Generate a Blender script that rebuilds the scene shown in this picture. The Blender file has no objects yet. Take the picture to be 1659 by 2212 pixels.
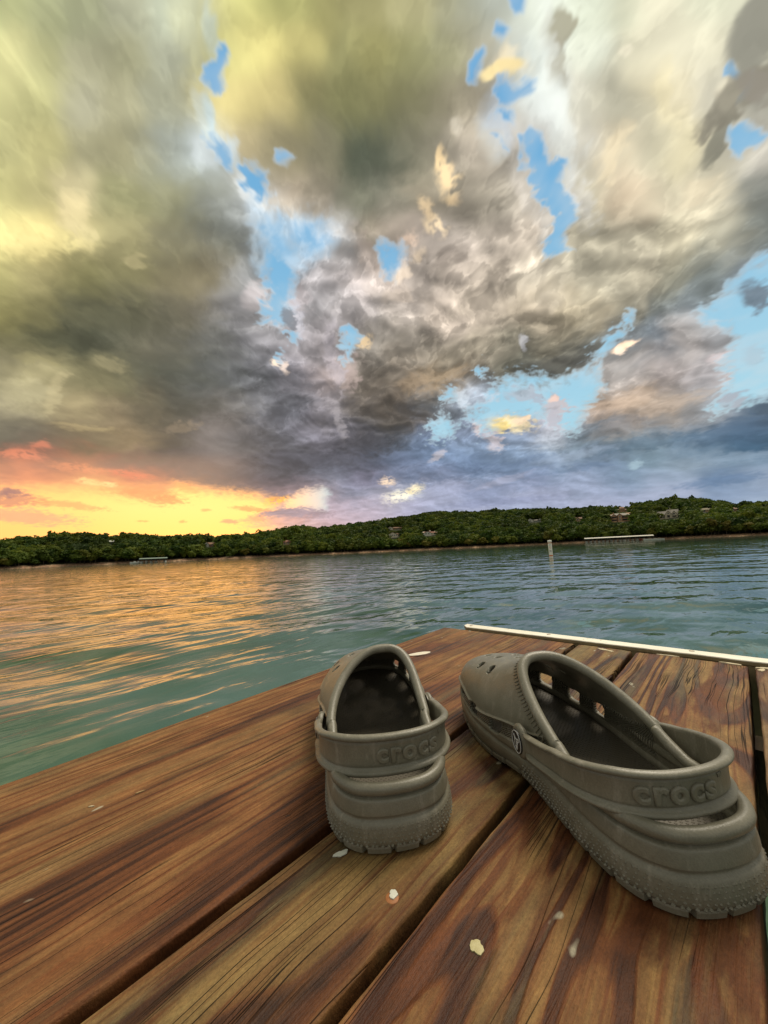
import bpy, math, random
import numpy as np
from mathutils import Vector, Matrix
R = math.radians
random.seed(11); rs = np.random.RandomState(5)
sc = bpy.context.scene
col = sc.collection

# ----------------------------------------------------------------- CAMERA
DECK_Z = 0.62                                   # deck top above the water
DECK = Matrix.Translation((0, 0, DECK_Z)) @ Matrix.Rotation(R(1.404), 4, 'X')   # floating dock, trimmed a little
cam_d = bpy.data.cameras.new("camera"); cam = bpy.data.objects.new("camera", cam_d); col.objects.link(cam)
cam_d.sensor_fit = 'VERTICAL'; cam_d.sensor_height = 36.0; cam_d.lens = 36.0*815/2212
cam_d.clip_start = 0.01; cam_d.clip_end = 6000
CAM_H = 0.2034
cl = DECK @ Vector((0, 0, CAM_H))
rot = Matrix(((0.72416183, 0.10343065, 0.68182971), (0.68816547, -0.04397726, -0.72421978), (-0.04492152, 0.99366398, -0.10302406)))
cam.matrix_world = Matrix.Translation(cl) @ rot.to_4x4()
sc.camera = cam
CAM = np.array(cl)
FWD = np.array([-0.68182971, 0.72421978, 0.10302406]); RGT = np.array([0.72416183, 0.68816547, -0.04492152]); UPV = np.array([0.10343065, -0.04397726, 0.99366398])
FH = FWD*[1, 1, 0]; FH /= np.linalg.norm(FH); RH = np.array([FH[1], -FH[0], 0.])
AX0 = math.atan2(FH[1], FH[0])

sc.view_settings.view_transform = 'Standard'; sc.view_settings.look = 'None'
sc.view_settings.gamma = 1; sc.view_settings.exposure = 0.0; sc.view_settings.use_curve_mapping = False

def ground_dir(a):                               # bearing a (degrees, + to the right of the view axis) -> unit ground vector
    return FH*math.cos(R(a)) + RH*math.sin(R(a))
def chart_dir(x, y):                             # direction of a point of the sky chart
    v = RGT*(x-829.5)/815 - UPV*(y-1106)/815 + FWD
    return v/np.linalg.norm(v)
# ----------------------------------------------------------------- SKY (evening cloud deck)
import numpy as np
# The cloud deck is described on a sky chart: a tangent plane whose axis is VIEW_AXIS
# (chart unit = 1/815 of the plane's distance).  Directions only: nothing depends on position.
_rng = np.random.RandomState(7)
_ANG = _rng.rand(256, 256)*2*np.pi
_GX = np.cos(_ANG).astype(np.float32); _GY = np.sin(_ANG).astype(np.float32)
def vnoise(x, y, seed=0):
    """gradient noise, 0..1"""
    xi = np.floor(x).astype(np.int32); yi = np.floor(y).astype(np.int32)
    fx = (x - xi).astype(np.float32); fy = (y - yi).astype(np.float32)
    u = fx*fx*fx*(fx*(fx*6-15)+10); v = fy*fy*fy*(fy*(fy*6-15)+10)
    xi += seed*37; yi += seed*91
    x0 = xi & 255; x1 = (xi+1) & 255; y0 = yi & 255; y1 = (yi+1) & 255
    a = _GX[y0, x0]*fx+_GY[y0, x0]*fy; b = _GX[y0, x1]*(fx-1)+_GY[y0, x1]*fy
    c = _GX[y1, x0]*fx+_GY[y1, x0]*(fy-1); d = _GX[y1, x1]*(fx-1)+_GY[y1, x1]*(fy-1)
    a = a+(b-a)*u; c = c+(d-c)*u
    return .5+.85*(a+(c-a)*v)
def fbm(x, y, octv=4, seed=0, gain=.5, lac=2.03):
    s = 0; a = 1.; t = 0.
    for i in range(octv):
        s = s + a*(vnoise(x, y, seed+i)-.5); t += a
        a *= gain; x = x*lac*.96 + y*.28*lac + 11.3; y = y*lac*.96 - (x-11.3)*.14 + 5.7
    return s/t*2
def billow(x, y, octv=4, seed=0, gain=.5):
    s = 0; a = 1.; t = 0.
    for i in range(octv):
        v = np.abs(vnoise(x, y, seed+i)*2-1); s = s + a*(.42-v*1.3+.1); t += a
        a *= gain; x, y = x*1.9+y*.5+3.1, y*1.9-x*.5+8.7
    return s/t
def sstep(a, b, x):
    t = np.clip((x-a)/(b-a), 0, 1); return t*t*(3-2*t)
def lin(c):
    c = np.asarray(c, float)/255.
    return np.where(c <= .04045, c/12.92, ((c+.055)/1.055)**2.4)
CLOUD = """30:0,170,172,125 100,168,170,130 200,168,170,135 300,172,172,145 400,178,185,165 450,195,190,145 500,215,210,135 600,172,170,110 700,155,150,100 800,145,140,98 900,165,160,120 1000,160,158,130 1080,165,170,160 1160,205,210,195 1270,200,205,185 1350,195,195,170 1450,205,200,175 1550,205,205,180 1640,190,188,165
120:0,200,195,140 80,180,178,130 200,175,172,140 300,160,158,125 400,170,172,150 500,225,218,145 560,228,215,140 650,200,190,125 750,145,142,98 830,150,145,95 900,150,148,105 980,150,148,115 1060,175,170,150 1150,205,210,200 1280,205,208,190 1400,200,195,170 1520,205,200,175 1620,165,162,145
220:0,208,203,145 80,190,186,132 180,175,172,145 280,172,168,135 380,165,165,140 500,220,205,140 580,205,190,130 660,140,135,95 760,130,128,88 850,125,122,85 930,125,122,92 1000,148,140,118 1060,150,142,125 1160,200,205,200 1250,195,192,175 1350,180,176,155 1440,210,200,168 1540,200,195,175 1640,150,148,135
320:0,185,180,128 100,192,185,130 200,170,165,130 300,165,160,125 380,155,160,148 440,190,200,200 520,185,170,130 600,150,142,112 700,135,130,105 800,95,100,82 870,100,102,85 950,135,130,110 1010,170,160,145 1050,145,135,118 1110,175,172,165 1250,185,182,170 1330,200,188,160 1400,180,175,152 1480,205,195,160 1560,180,175,155 1640,190,185,172
420:0,195,188,130 90,180,172,122 180,200,188,145 280,150,148,108 380,150,148,115 450,135,137,125 520,200,205,205 600,175,160,138 680,145,135,118 780,115,115,98 860,130,128,112 940,150,140,120 1010,125,118,105 1080,150,142,125 1130,200,190,175 1280,185,178,155 1360,200,182,155 1450,180,172,148 1540,205,195,168 1640,120,122,115
520:0,228,215,145 100,225,208,140 200,200,188,135 280,170,162,118 380,140,135,108 470,120,122,112 560,145,148,145 620,165,185,200 720,170,170,170 800,150,140,120 890,185,170,155 960,160,150,140 1050,150,140,128 1130,195,182,165 1280,180,172,150 1380,178,170,148 1480,185,176,150 1570,165,160,140 1640,120,125,120
600:0,180,172,115 90,170,160,112 180,135,130,88 280,140,134,95 380,128,120,92 460,135,125,98 540,140,140,138 680,160,155,155 760,165,155,150 840,170,158,148 920,155,145,135 1000,175,162,148 1080,170,158,142 1180,178,168,150 1280,165,158,138 1380,160,152,132 1480,140,138,122 1560,105,112,110 1640,120,130,138
680:0,135,128,80 80,115,110,75 180,100,98,75 280,105,102,80 380,115,110,90 450,125,118,100 530,140,138,138 600,190,185,185 680,145,142,142 760,155,148,145 850,160,150,140 950,165,152,138 1050,160,148,132 1150,165,152,132 1250,158,146,122 1350,130,125,110 1450,110,115,112 1530,140,150,155
740:0,115,110,78 90,100,98,72 180,85,85,66 260,100,100,82 330,125,120,100 400,105,103,90 480,115,115,110 560,130,128,130 640,140,136,138 700,150,142,142 800,135,128,118 900,130,122,110 1000,150,140,122 1100,130,124,108 1200,115,108,92 1270,90,90,82 1330,120,125,128 1420,100,110,118 1500,175,165,158 1550,150,150,152
810:0,150,142,110 80,165,155,115 160,130,124,92 250,130,124,92 320,95,95,80 400,92,93,82 480,100,102,100 560,115,116,120 640,130,126,132 720,165,150,145 800,110,102,92 880,115,105,92 960,150,132,108 1030,125,115,102 1120,95,92,80 1200,90,92,85 1350,165,158,152 1450,160,150,145 1540,165,160,160
880:0,165,155,125 80,170,160,125 150,175,160,120 240,140,125,98 320,108,100,82 400,92,90,80 480,112,108,102 560,118,118,122 640,115,115,122 720,140,134,138 790,95,88,80 870,110,98,85 950,95,98,100 1040,150,160,172 1300,170,150,132 1380,175,155,135 1460,150,138,125 1540,140,145,150 1640,90,105,120
950:0,115,108,92 60,112,104,90 130,120,105,85 200,130,115,90 290,150,130,100 370,100,92,82 460,130,122,118 540,112,108,108 620,95,95,102 700,115,112,122 770,80,78,82 850,75,78,85 930,110,122,145 1020,140,150,172 1100,125,135,155 1180,165,165,175 1240,120,130,140 1320,105,108,112 1400,130,140,150 1500,105,122,140 1620,75,98,120
1000:0,160,110,92 60,195,120,95 120,150,105,92 180,190,120,90 250,130,100,90 320,115,100,92 400,110,100,98 480,125,115,115 560,98,95,100 640,85,85,92 720,85,85,95 800,75,80,92 880,110,120,145 960,125,135,160 1040,100,112,138 1120,125,135,155 1200,140,148,165 1300,120,130,150 1400,125,138,150 1500,150,155,165 1620,130,142,158
1032:0,205,130,95 70,225,135,95 140,215,135,95 210,220,150,100 290,215,120,90 350,160,105,90 420,105,92,92 500,92,88,95 570,88,86,96 640,90,88,98 720,110,115,130 800,130,125,145 880,115,120,140 960,160,155,175 1050,140,145,165 1150,125,130,155 1250,150,152,172 1350,130,140,160 1450,150,155,172 1560,110,125,150 1640,150,155,172
1064:0,225,160,115 60,238,165,105 140,245,185,110 220,245,190,110 300,250,185,105 360,240,150,100 420,235,160,110 500,150,120,110 560,110,98,105 620,140,120,125 700,150,140,150 780,125,130,150 860,170,165,175 950,160,155,175 1050,145,145,170 1150,165,160,180 1300,155,155,175 1450,165,162,180 1600,140,148,170
1100:620,190,160,160 700,175,158,170 800,170,158,172 900,165,158,178 1000,160,155,175 1150,160,158,180 1300,165,160,180 1450,165,165,185 1640,160,165,182
1150:620,200,160,150 700,185,158,165 800,178,158,168 1000,165,158,178 1300,165,160,180 1640,165,168,185"""
# gaps where the clear sky shows: (softness, polygon)
GAPS = [
 (5, "465,95 482,102 492,120 480,150 483,200 470,200 450,182 441,175 443,150 460,130"),
 (6, "462,300 482,310 492,350 485,367 470,357 462,340"),
 (6, "515,360 530,340 575,375 572,430 550,420 525,400"),
 (5, "612,332 626,338 620,352"),
 (7, "578,545 622,552 642,588 635,633 628,668 620,700 607,708 590,698 565,690 580,668 595,633 580,604"),
 (22, "578,480 612,500 640,540 630,575 585,575 575,520"),
 (20, "640,490 690,485 710,520 670,545 640,530"),
 (4, "625,720 642,735 632,745"), (4, "598,768 612,770 610,782"),
 (5, "745,714 765,718 782,733 765,753 755,778 747,768"),
 (5, "1098,-20 1138,-20 1132,20 1115,32 1100,22"), (5, "1070,58 1104,70 1100,84 1074,76"),
 (5, "1047,100 1057,115 1044,150 1030,180 1017,175 1015,140 1030,115"),
 (6, "1085,175 1110,180 1150,170 1157,190 1125,210 1110,230 1090,225 1080,200"),
 (6, "1080,240 1112,245 1107,264 1085,264"), (4, "1080,310 1092,312 1088,324"),
 (5, "1142,278 1155,290 1175,320 1180,350 1195,358 1205,343 1222,348 1220,360 1205,372 1210,395 1225,415 1242,435 1240,470 1230,505 1220,520 1225,535 1235,550 1210,555 1182,555 1185,530 1195,500 1192,465 1175,435 1155,400 1147,370 1125,352 1130,325 1130,300"),
 (4, "1592,143 1604,155 1596,176 1584,165"), (4, "1615,165 1632,158 1614,205 1600,215"),
 (5, "1585,285 1610,272 1655,285 1650,300 1630,320 1610,325 1595,345 1582,325"),
 (8, "1720,520 1660,555 1630,578 1600,604 1565,638 1535,663 1530,693 1565,703 1595,721 1582,748 1572,783 1577,808 1567,838 1570,858 1540,893 1580,873 1630,868 1720,855"),
 (8, "1090,829 1150,819 1215,821 1265,804 1295,794 1305,829 1290,854 1265,874 1255,904 1240,934 1210,919 1180,904 1150,899 1130,899 1080,904 1075,929 1050,934 1040,909 1005,909 1045,879 1080,849"),
 (6, "962,852 990,848 988,866 966,868"), (7, "925,915 962,905 985,915 975,945 940,948"),
 (8, "826,535 862,540 866,570 852,600 828,596"),
 (6, "1285,765 1310,738 1340,712 1350,722 1322,752 1298,780"), (5, "1352,690 1364,672 1368,700 1358,712"),
 (4, "1040,795 1050,790 1052,815 1044,820"),
 (5, "615,1099 625,1079 665,1059 700,1056 712,1069 702,1079 709,1101 670,1099"),
 (9, "-120,1062 0,1058 100,1060 200,1066 300,1080 345,1084 385,1054 450,1062 520,1068 570,1075 610,1090 600,1105 575,1112 620,1130 640,1150 640,1240 -120,1260"),
]
# spots laid over the clouds: x, y, rx, ry, angle, softness(0..1), alpha, r, g, b
SPOTS = """1203,60,36,42,0,.5,.85,152,147,125
1195,125,24,60,-8,.6,.7,158,153,135
1640,70,50,110,25,.5,.8,140,138,125
1600,210,30,120,48,.5,.85,135,130,115
1555,300,20,60,28,.5,.8,128,126,112
1640,190,40,40,0,.5,.8,140,134,122
1085,150,38,14,-15,.9,.95,255,232,172
1110,140,34,30,-20,.9,.5,232,215,180
1104,122,12,28,10,.9,.7,240,225,190
972,385,18,36,-12,1,.8,245,215,165
955,345,8,28,10,.8,.7,240,210,160
950,490,22,24,-30,.8,.75,242,216,175
885,528,20,16,0,.8,.6,235,205,180
995,272,12,16,0,1,.45,205,196,178
170,460,34,42,-20,.7,.65,222,205,155
190,510,26,40,-25,.7,.5,215,200,150
110,535,95,26,0,.8,.55,235,218,150
300,568,16,16,-30,.7,.5,195,182,135
445,260,12,60,-14,.8,.55,195,205,200
440,330,20,34,-15,.7,.6,198,205,205
520,410,16,40,-30,.7,.75,205,208,206
545,455,22,36,-25,.7,.6,185,192,192
1140,140,30,70,-10,.8,.4,205,212,205
1225,400,26,26,-30,.6,.6,205,208,202
1240,430,12,26,-30,.6,.6,215,212,205
1180,490,14,50,-12,.7,.5,205,200,190
1330,330,18,70,20,.8,.5,222,205,170
1440,210,20,60,5,.8,.45,222,210,170
1360,120,14,14,0,.8,.7,222,215,190
1575,215,26,36,35,.6,.7,218,210,185
1500,420,50,20,-35,.8,.4,215,200,170
1130,430,10,60,-25,.8,.3,215,205,190
530,620,26,22,-20,.7,.0,200,190,188
560,650,22,26,20,.8,.6,200,190,188
590,690,22,14,10,.8,.6,195,185,185
650,650,16,26,10,.8,.6,188,178,178
598,785,12,6,20,.8,.9,235,215,190
615,795,6,16,-15,.8,.8,225,205,190
625,690,12,26,-5,.7,.8,125,125,130
790,740,14,10,-30,.8,.6,232,200,150
765,810,20,34,-15,.8,.5,185,165,158
735,905,8,40,-10,.8,.5,165,158,160
800,560,20,60,-30,.9,.35,205,185,170
1135,853,36,14,-10,.7,.85,170,178,188
1162,860,16,10,20,.7,.8,165,174,186
1205,880,26,26,10,.6,.9,190,180,182
1200,905,16,22,0,.6,.85,180,178,186
1196,862,14,6,-20,.7,.9,232,200,185
1105,915,36,15,0,1,.85,246,226,178
1085,922,13,12,20,1,.8,252,224,140
1130,908,16,10,-20,.7,.9,240,212,180
1070,955,16,20,-20,.8,.6,215,190,185
1040,930,12,14,0,.7,.6,225,200,190
1190,940,34,28,-20,.8,.6,190,188,194
1352,752,26,8,-25,.7,1,250,218,185
1342,760,10,8,0,.7,1,250,225,200
1290,850,12,12,-30,.7,0,175,165,160
1455,785,40,14,-35,.7,.0,200,180,175
1556,770,22,10,-20,.8,.6,205,190,188
1350,870,70,20,-15,.9,.4,185,162,140
1640,640,34,30,-40,.6,.9,112,122,132
1630,770,28,20,-40,.8,.45,165,180,190
1585,862,26,12,-20,.7,.8,160,162,170
1375,1004,16,8,-15,.8,.8,160,172,180
978,1068,1,1,0,.5,0,0,0,0
868,1072,34,11,-12,1,.85,245,232,205
895,1058,22,8,-20,.9,.9,252,225,180
838,1040,16,9,0,.8,.9,248,215,180
945,985,20,6,-30,.8,.5,215,190,185
1085,1040,60,6,-18,.9,.5,175,165,180
400,1100,8,4,0,.5,0,0,0,0
50,985,50,10,6,.8,.7,232,140,105
88,966,22,8,0,.8,.7,215,130,100
170,1012,60,9,8,.9,.6,235,145,100
280,1025,50,7,8,.9,.8,230,125,92
30,1082,62,13,4,.8,.75,190,130,115
20,1066,40,8,4,.8,.8,160,120,118
150,1092,70,7,6,.7,.65,232,165,110
60,1120,100,15,4,.8,.7,222,165,135
190,1042,26,7,10,.8,.9,250,205,130
240,1048,20,6,10,.8,.8,252,215,140
452,70,14,60,-6,1,.55,190,205,200
455,250,10,50,-8,1,.6,185,205,210
500,330,18,40,-20,1,.6,190,205,212
560,470,26,50,-25,1,.65,195,210,220
600,520,26,50,-20,1,.6,195,215,228
655,500,36,26,10,1,.55,185,205,220
625,600,18,60,10,1,.5,200,215,225
640,690,10,50,-5,1,.4,190,190,200
725,780,14,60,-12,1,.4,185,178,185
1215,300,30,70,-20,1,.5,212,216,210
1255,430,26,60,-20,1,.5,215,212,204
1180,130,16,120,-4,1,.5,212,216,208
1060,300,20,40,-10,1,.5,190,190,180
1080,260,30,50,10,1,.5,175,190,205
1150,440,16,90,-22,1,.5,208,200,188
370,1082,30,6,5,.7,.75,236,160,105
320,1070,70,14,8,.9,.6,246,160,105
400,1055,30,10,20,.9,.6,245,170,110
590,1085,26,9,-10,.8,.9,250,170,70
615,1078,14,6,-20,.8,.9,252,180,80
545,1100,40,5,5,.8,.7,240,150,100
575,1115,50,8,-12,.9,.7,205,150,130
495,1128,16,5,0,.7,.8,200,155,125
620,1108,50,8,-4,.8,.9,160,140,150
650,1112,60,9,-2,.8,.9,165,145,155
445,1103,10,3,0,.7,.6,230,150,100
395,1127,8,3,0,.7,.6,230,150,100
305,1126,12,2,0,.7,.6,232,160,100
600,1128,60,9,-8,.9,.6,210,160,150
1300,925,70,12,-15,.8,.6,112,120,128
1400,958,110,14,-10,.8,.6,95,112,128
1600,930,90,22,-12,.8,.6,82,102,125
1120,1010,90,14,-12,.9,.5,110,122,148
1250,1012,70,8,-8,.8,.5,112,125,150
1560,1040,90,9,-8,.8,.6,105,122,150
1080,1085,110,8,-5,.9,.5,140,138,165
950,1025,110,16,-6,.9,.5,95,105,130
300,715,1,1,0,.5,0,0,0,0
235,790,36,12,10,.9,.6,158,148,112
75,780,45,10,10,.9,.5,165,155,110
870,600,16,12,-30,.9,.6,225,205,180
905,560,18,12,-40,.9,.6,228,205,175
930,450,14,22,-30,.9,.6,235,205,160
990,430,14,10,-20,.9,.5,225,195,150
860,640,30,14,-30,.9,.45,205,188,170
980,560,26,16,-30,.9,.45,110,100,92
1080,600,16,40,25,.9,.55,115,106,95
930,610,18,26,20,.9,.4,120,112,105
1205,790,70,20,-20,.8,.55,92,90,84
1120,750,60,22,-15,.9,.4,105,100,88
800,965,60,22,-10,.8,.55,78,76,82
860,900,50,20,-20,.9,.4,95,90,85
905,830,40,22,-15,.9,.4,170,145,115
985,810,34,18,-20,.9,.4,165,142,112
600,905,60,16,-10,.9,.4,95,96,104
640,1000,110,18,-4,.9,.45,80,80,90
440,1010,90,10,4,.9,.4,100,92,94
300,700,90,30,10,.9,.35,78,78,62
160,735,90,20,8,.9,.4,72,74,58
820,350,60,50,20,.9,.4,84,90,76
700,400,50,24,-20,.9,.3,112,108,90
1445,880,90,14,-18,.9,.4,186,165,145
1340,930,60,16,-14,.9,.4,160,148,140
1600,985,80,10,-6,.9,.5,150,158,172
1240,985,80,8,-12,.9,.4,170,172,186
1005,870,10,30,-10,.9,.5,205,215,222
1135,745,8,16,-10,.9,.5,200,200,205
120,855,14,40,10,.8,.45,205,190,145
60,850,60,24,6,.9,.5,190,180,140
180,925,60,8,5,.8,.5,185,165,120
395,925,34,10,-5,.8,.4,165,145,120"""
def _parse():
    pts = []
    for row in CLOUD.split("\n"):
        y, rest = row.split(":")
        for it in rest.split():
            v = [float(t) for t in it.split(",")]; pts.append((v[0], float(y), *lin(v[1:])))
    return np.array(pts)
def _poly_sd(px, py, P):
    """signed distance to polygon (positive inside)"""
    d = np.full(px.shape, 1e9, np.float32); ins = np.zeros(px.shape, bool)
    n = len(P)
    for i in range(n):
        ax, ay = P[i]; bx, by = P[(i+1) % n]
        ex, ey = bx-ax, by-ay
        t = np.clip(((px-ax)*ex+(py-ay)*ey)/(ex*ex+ey*ey+1e-9), 0, 1)
        d = np.minimum(d, (px-ax-t*ex)**2+(py-ay-t*ey)**2)
        c = ((ay > py) != (by > py))
        if ey != 0: ins ^= c & (px < ex*(py-ay)/ey+ax)
    d = np.sqrt(d)
    return np.where(ins, d, -d)
def paint_sky(dx, dy, dz, X, Y, inside):
    """linear rgb for world directions (dx,dy,dz); X,Y = chart coordinates, inside = 1 in the charted part"""
    f32 = np.float32
    ez = np.maximum(dz, 0.0)
    cpx = (dx/(ez+.26)).astype(f32); cpy = (dy/(ez+.26)).astype(f32)     # cloud-plane coordinates
    shp = dx.shape
    # domain warp in chart units
    hor = sstep(.02, .5, ez)
    wx = fbm(cpx*3.6+3, cpy*3.6+9, 4, 1, .5); wy = fbm(cpx*3.6+31, cpy*3.6+17, 4, 5, .5)
    ux = cpx+.05*wx; uy = cpy+.05*wy
    fx = billow(ux*9+3, uy*9+9, 4, 9, .52); fy = billow(ux*9+51, uy*9+77, 4, 13, .52)
    gx = fbm(ux*34+5, uy*34+3, 3, 44, .55); gy = fbm(ux*34+15, uy*34+63, 3, 47, .55)
    amp = .35+.65*hor
    Xw = X + amp*(64*wx + 30*fx + 6*gx); Yw = Y + amp*(46*wy + 24*fy + 5*gy)
    # colour of the cloud deck from the scattered samples
    P = _parse()
    W = np.full(shp, 1e-9, f32); C = np.zeros(shp+(3,), f32)
    for x, y, r, g, b in P:
        sy = 28. if y > 640 else 38.
        if y > 980: sy = 17.
        sx = 37. if y < 980 else 36.
        m = (np.abs(Xw-x) < 4.2*sx) & (np.abs(Yw-y) < 4.2*sy)
        if not m.any(): continue
        w = np.exp(-((Xw[m]-x)**2/(2*sx*sx)+(Yw[m]-y)**2/(2*sy*sy)))
        W[m] += w; C[m] += w[:, None]*np.array([r, g, b], f32)
    wt = sstep(1e-6, 3e-2, W)*inside
    C /= W[..., None]
    # clouds beyond the chart: same deck, same light
    n1 = fbm(cpx*1.7+7, cpy*1.7-3, 6, 21, .55)+.25*wx
    az = np.arctan2(dy, dx)
    dens = sstep(-.35, .75, n1)
    shade = np.stack([.48-.27*dens, .47-.26*dens, .39-.20*dens], -1).astype(f32)
    hz = np.exp(-ez*9)[..., None]
    shade = shade*(1-.6*hz)+np.array([.36, .33, .42], f32)*.6*hz
    C = C*wt[..., None]+shade*(1-wt[..., None])
    # relief: billows lit from the sunset side
    qx_, qy_ = ux*5.5, uy*5.5
    rel = (fbm(qx_, qy_, 5, 30, .52)-fbm(qx_+.16, qy_-.10, 5, 30, .52))
    pf = billow(ux*7, uy*7, 3, 60, .42); pf2 = billow(ux*7+.16, uy*7-.11, 3, 60, .42)
    bx, by = cpx*2.9+.22*wx, cpy*2.9+.22*wy
    lb = billow(bx+5, by+1, 3, 52, .45); lb2 = billow(bx+5.13, by+.91, 3, 52, .45)
    crisp = .30+.70*(sstep(430, 600, X)*(1-sstep(1150, 1500, X)*.5)*sstep(380, 520, Y-.25*(X-600)*(X<1000))+.0*Y)
    crisp = np.maximum(crisp, .75*sstep(880, 1000, X)*sstep(1180, 1080, X)*sstep(150, 300, Y))
    crisp = crisp*inside+.7*(1-inside)
    low = sstep(-80, 0, Y-1000)*inside
    k = np.clip(crisp-.35*low, .2, 1)*(.35+.65*hor)*1.25
    lum = (1.06+.10*sstep(500, 800, X)*inside)*np.exp(.9*np.tanh(1.15*k*(.48*rel+.50*(pf-pf2)+.20*(pf-.05)+.07*gx+.75*(lb-lb2)+.34*(lb-.08))))
    nA = fbm(ux*4.6+21, uy*4.6+4, 6, 110, .60); nB = fbm(ux*10.5+2, uy*10.5+44, 5, 120, .60)
    eA = sstep(-.015, .05, nA); eB = sstep(-.01, .07, nB)
    # crisp edged lobes: bright shoulder, fading inwards
    lob = eA*np.exp(-np.maximum(nA, 0)*5)+.6*eB*np.exp(-np.maximum(nB, 0)*4)
    lum *= np.exp(k*(.29*(lob-.42)))
    C *= lum[..., None]
    # spots
    for ln in SPOTS.split("\n"):
        x, y, rx, ry, an, so, al, r, g, b = [float(t) for t in ln.split(",")]
        if al == 0: continue
        R = max(rx, ry)*1.9+40
        m = (np.abs(X-x) < R) & (np.abs(Y-y) < R) & (inside > .5)
        if not m.any(): continue
        sm = min(1., min(rx, ry)/16.); 
        qx = X[m]+amp[m]*sm*(26*wx[m]+30*fx[m]+16*gx[m])-x; qy = Y[m]+amp[m]*sm*(20*wy[m]+26*fy[m]+14*gy[m])-y
        a = np.radians(an); ca, sa = np.cos(a), np.sin(a)
        rr = np.sqrt(((qx*ca+qy*sa)/rx)**2+((-qx*sa+qy*ca)/ry)**2)
        w = al*(1-sstep(1-so*.6, 1+so*.7, rr+.5*gx[m]))
        if r > 228 and y > 100: w = w*sstep(-.32, .22, gx[m]+.5*fx[m]+.12)
        w = w[:, None]; col = lin([r, g, b])*np.clip(lum[m], .8, 1.25)[:, None]
        C[m] = C[m]*(1-w)+col*w
    Lm = C.mean(-1, keepdims=True); C = C*np.clip(Lm/.27, .15, 3)**.16
    # clear sky behind
    el = np.clip(ez, 0, 1)
    t = sstep(.08, .92, el)[..., None]
    clear = lin([178, 222, 236])*(1-t)+lin([98, 166, 215])*t
    veil = sstep(-.25, .45, fbm(cpx*6, cpy*6, 4, 99, .55))[..., None]*.38
    clear = clear*(1-veil)+lin([205, 218, 224])*veil
    warm = sstep(760, 560, X)*sstep(930, 1050, Y)*inside
    yel = np.array([1.9, .88, .26])*np.ones(shp+(1,)); 
    lowp = sstep(1090, 1165, Y)[..., None]; yel = yel*(1-lowp)+np.array([1.9, .80, .20])*lowp
    lef = sstep(330, 0, X)[..., None]*.5; yel = yel*(1-lef)+np.array([1.5, .60, .18])*lef
    clear = clear*(1-warm[..., None])+yel*warm[..., None]
    cool = sstep(900, 985, Y)*sstep(780, 960, X)*inside
    C[..., 0] *= 1-.17*cool; C[..., 1] *= 1-.04*cool
    soft_ = (sstep(970, 1010, Y)*sstep(600, 420, X)*inside*.22)[..., None]
    C = C*(1-soft_)+np.array([.80, .50, .33], f32)*soft_
    hot = sstep(150, 215, 255*0+C[...,0]/np.maximum(C[...,2],1e-3)*60)*sstep(960, 1010, Y)*sstep(560, 430, X)*inside
    C[..., 0] *= 1+.08*hot; C[..., 1] *= 1+.05*hot
    gap = np.zeros(shp, f32)
    for so, s in GAPS:
        Pg = [tuple(float(v) for v in q.split(",")) for q in s.split()]
        xs = [p[0] for p in Pg]; ys = [p[1] for p in Pg]
        m = (X > min(xs)-50) & (X < max(xs)+50) & (Y > min(ys)-50) & (Y < max(ys)+50) & (inside > .5)
        if not m.any(): continue
        flat = .35 if ys[0] > 1040 else 1.
        sd = _poly_sd(X[m]+flat*(14*wx[m]+22*fx[m]+20*gx[m]), Y[m]+flat*(10*wy[m]+20*fy[m]+18*gy[m]), Pg)
        so *= 1.7
        v = sstep(-so*1.3, so*1.3, sd + flat*(9*fy[m]+8*gx[m]))
        if xs[0] < 0: v = v*sstep(665, 560, X[m]+50*wx[m]+40*fx[m])
        gap[m] = np.maximum(gap[m], v)
    og = (sstep(.28, .5, -n1)*sstep(.1, .3, ez))*(1-wt)
    gap = np.maximum(gap, og)
    # bright thin rims of cloud round the gaps
    rim = np.clip(gap*(1-gap)*4, 0, 1)
    hal = rim[..., None]*.35*(Y < 1000)[..., None]*(1-wt[..., None]*0)
    C = C*(1-hal)+np.array([.62, .68, .70], f32)*hal
    C = C*(1+.10*rim[..., None]*sstep(1010, 940, Y)[..., None])
    C = C*(1-gap[..., None])+clear*gap[..., None]
    # low wisps in front of the yellow
    for ln in SPOTS.split("\n"):
        x, y, rx, ry, an, so, al, r, g, b = [float(t) for t in ln.split(",")]
        wisp = (y > 1050 and x < 720 and r < 248) or (x > 1560 and 600 < y < 880) or (1100 < x < 1215 and 850 < y < 912) or (1075 < x < 1135 and 900 < y < 925) or (x==625 and y==690) or (x==1085 and y==150) or (1595 <= x <= 1645 and y < 320)
        if al == 0 or not wisp: continue
        R = max(rx, ry)*1.9+30
        m = (np.abs(X-x) < R) & (np.abs(Y-y) < R) & (inside > .5)
        if not m.any(): continue
        sm = min(1., min(rx, ry)/14.)
        qx = X[m]+sm*(16*wx[m]+26*fx[m]+16*gx[m])*(.5+.5*amp[m])-x; qy = Y[m]+sm*(12*wy[m]+18*fy[m]+10*gy[m])*(.5+.5*amp[m])-y
        a = np.radians(an); ca, sa = np.cos(a), np.sin(a)
        rr = np.sqrt(((qx*ca+qy*sa)/rx)**2+((-qx*sa+qy*ca)/ry)**2)
        w = (al*(1-sstep(1-so*.6, 1+so*.7, rr+.6*gx[m])))[:, None]
        C[m] = C[m]*(1-w)+lin([r, g, b])*np.clip(lum[m], .85, 1.2)[:, None]*w
    return np.clip(C, .002, 2.0)
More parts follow.
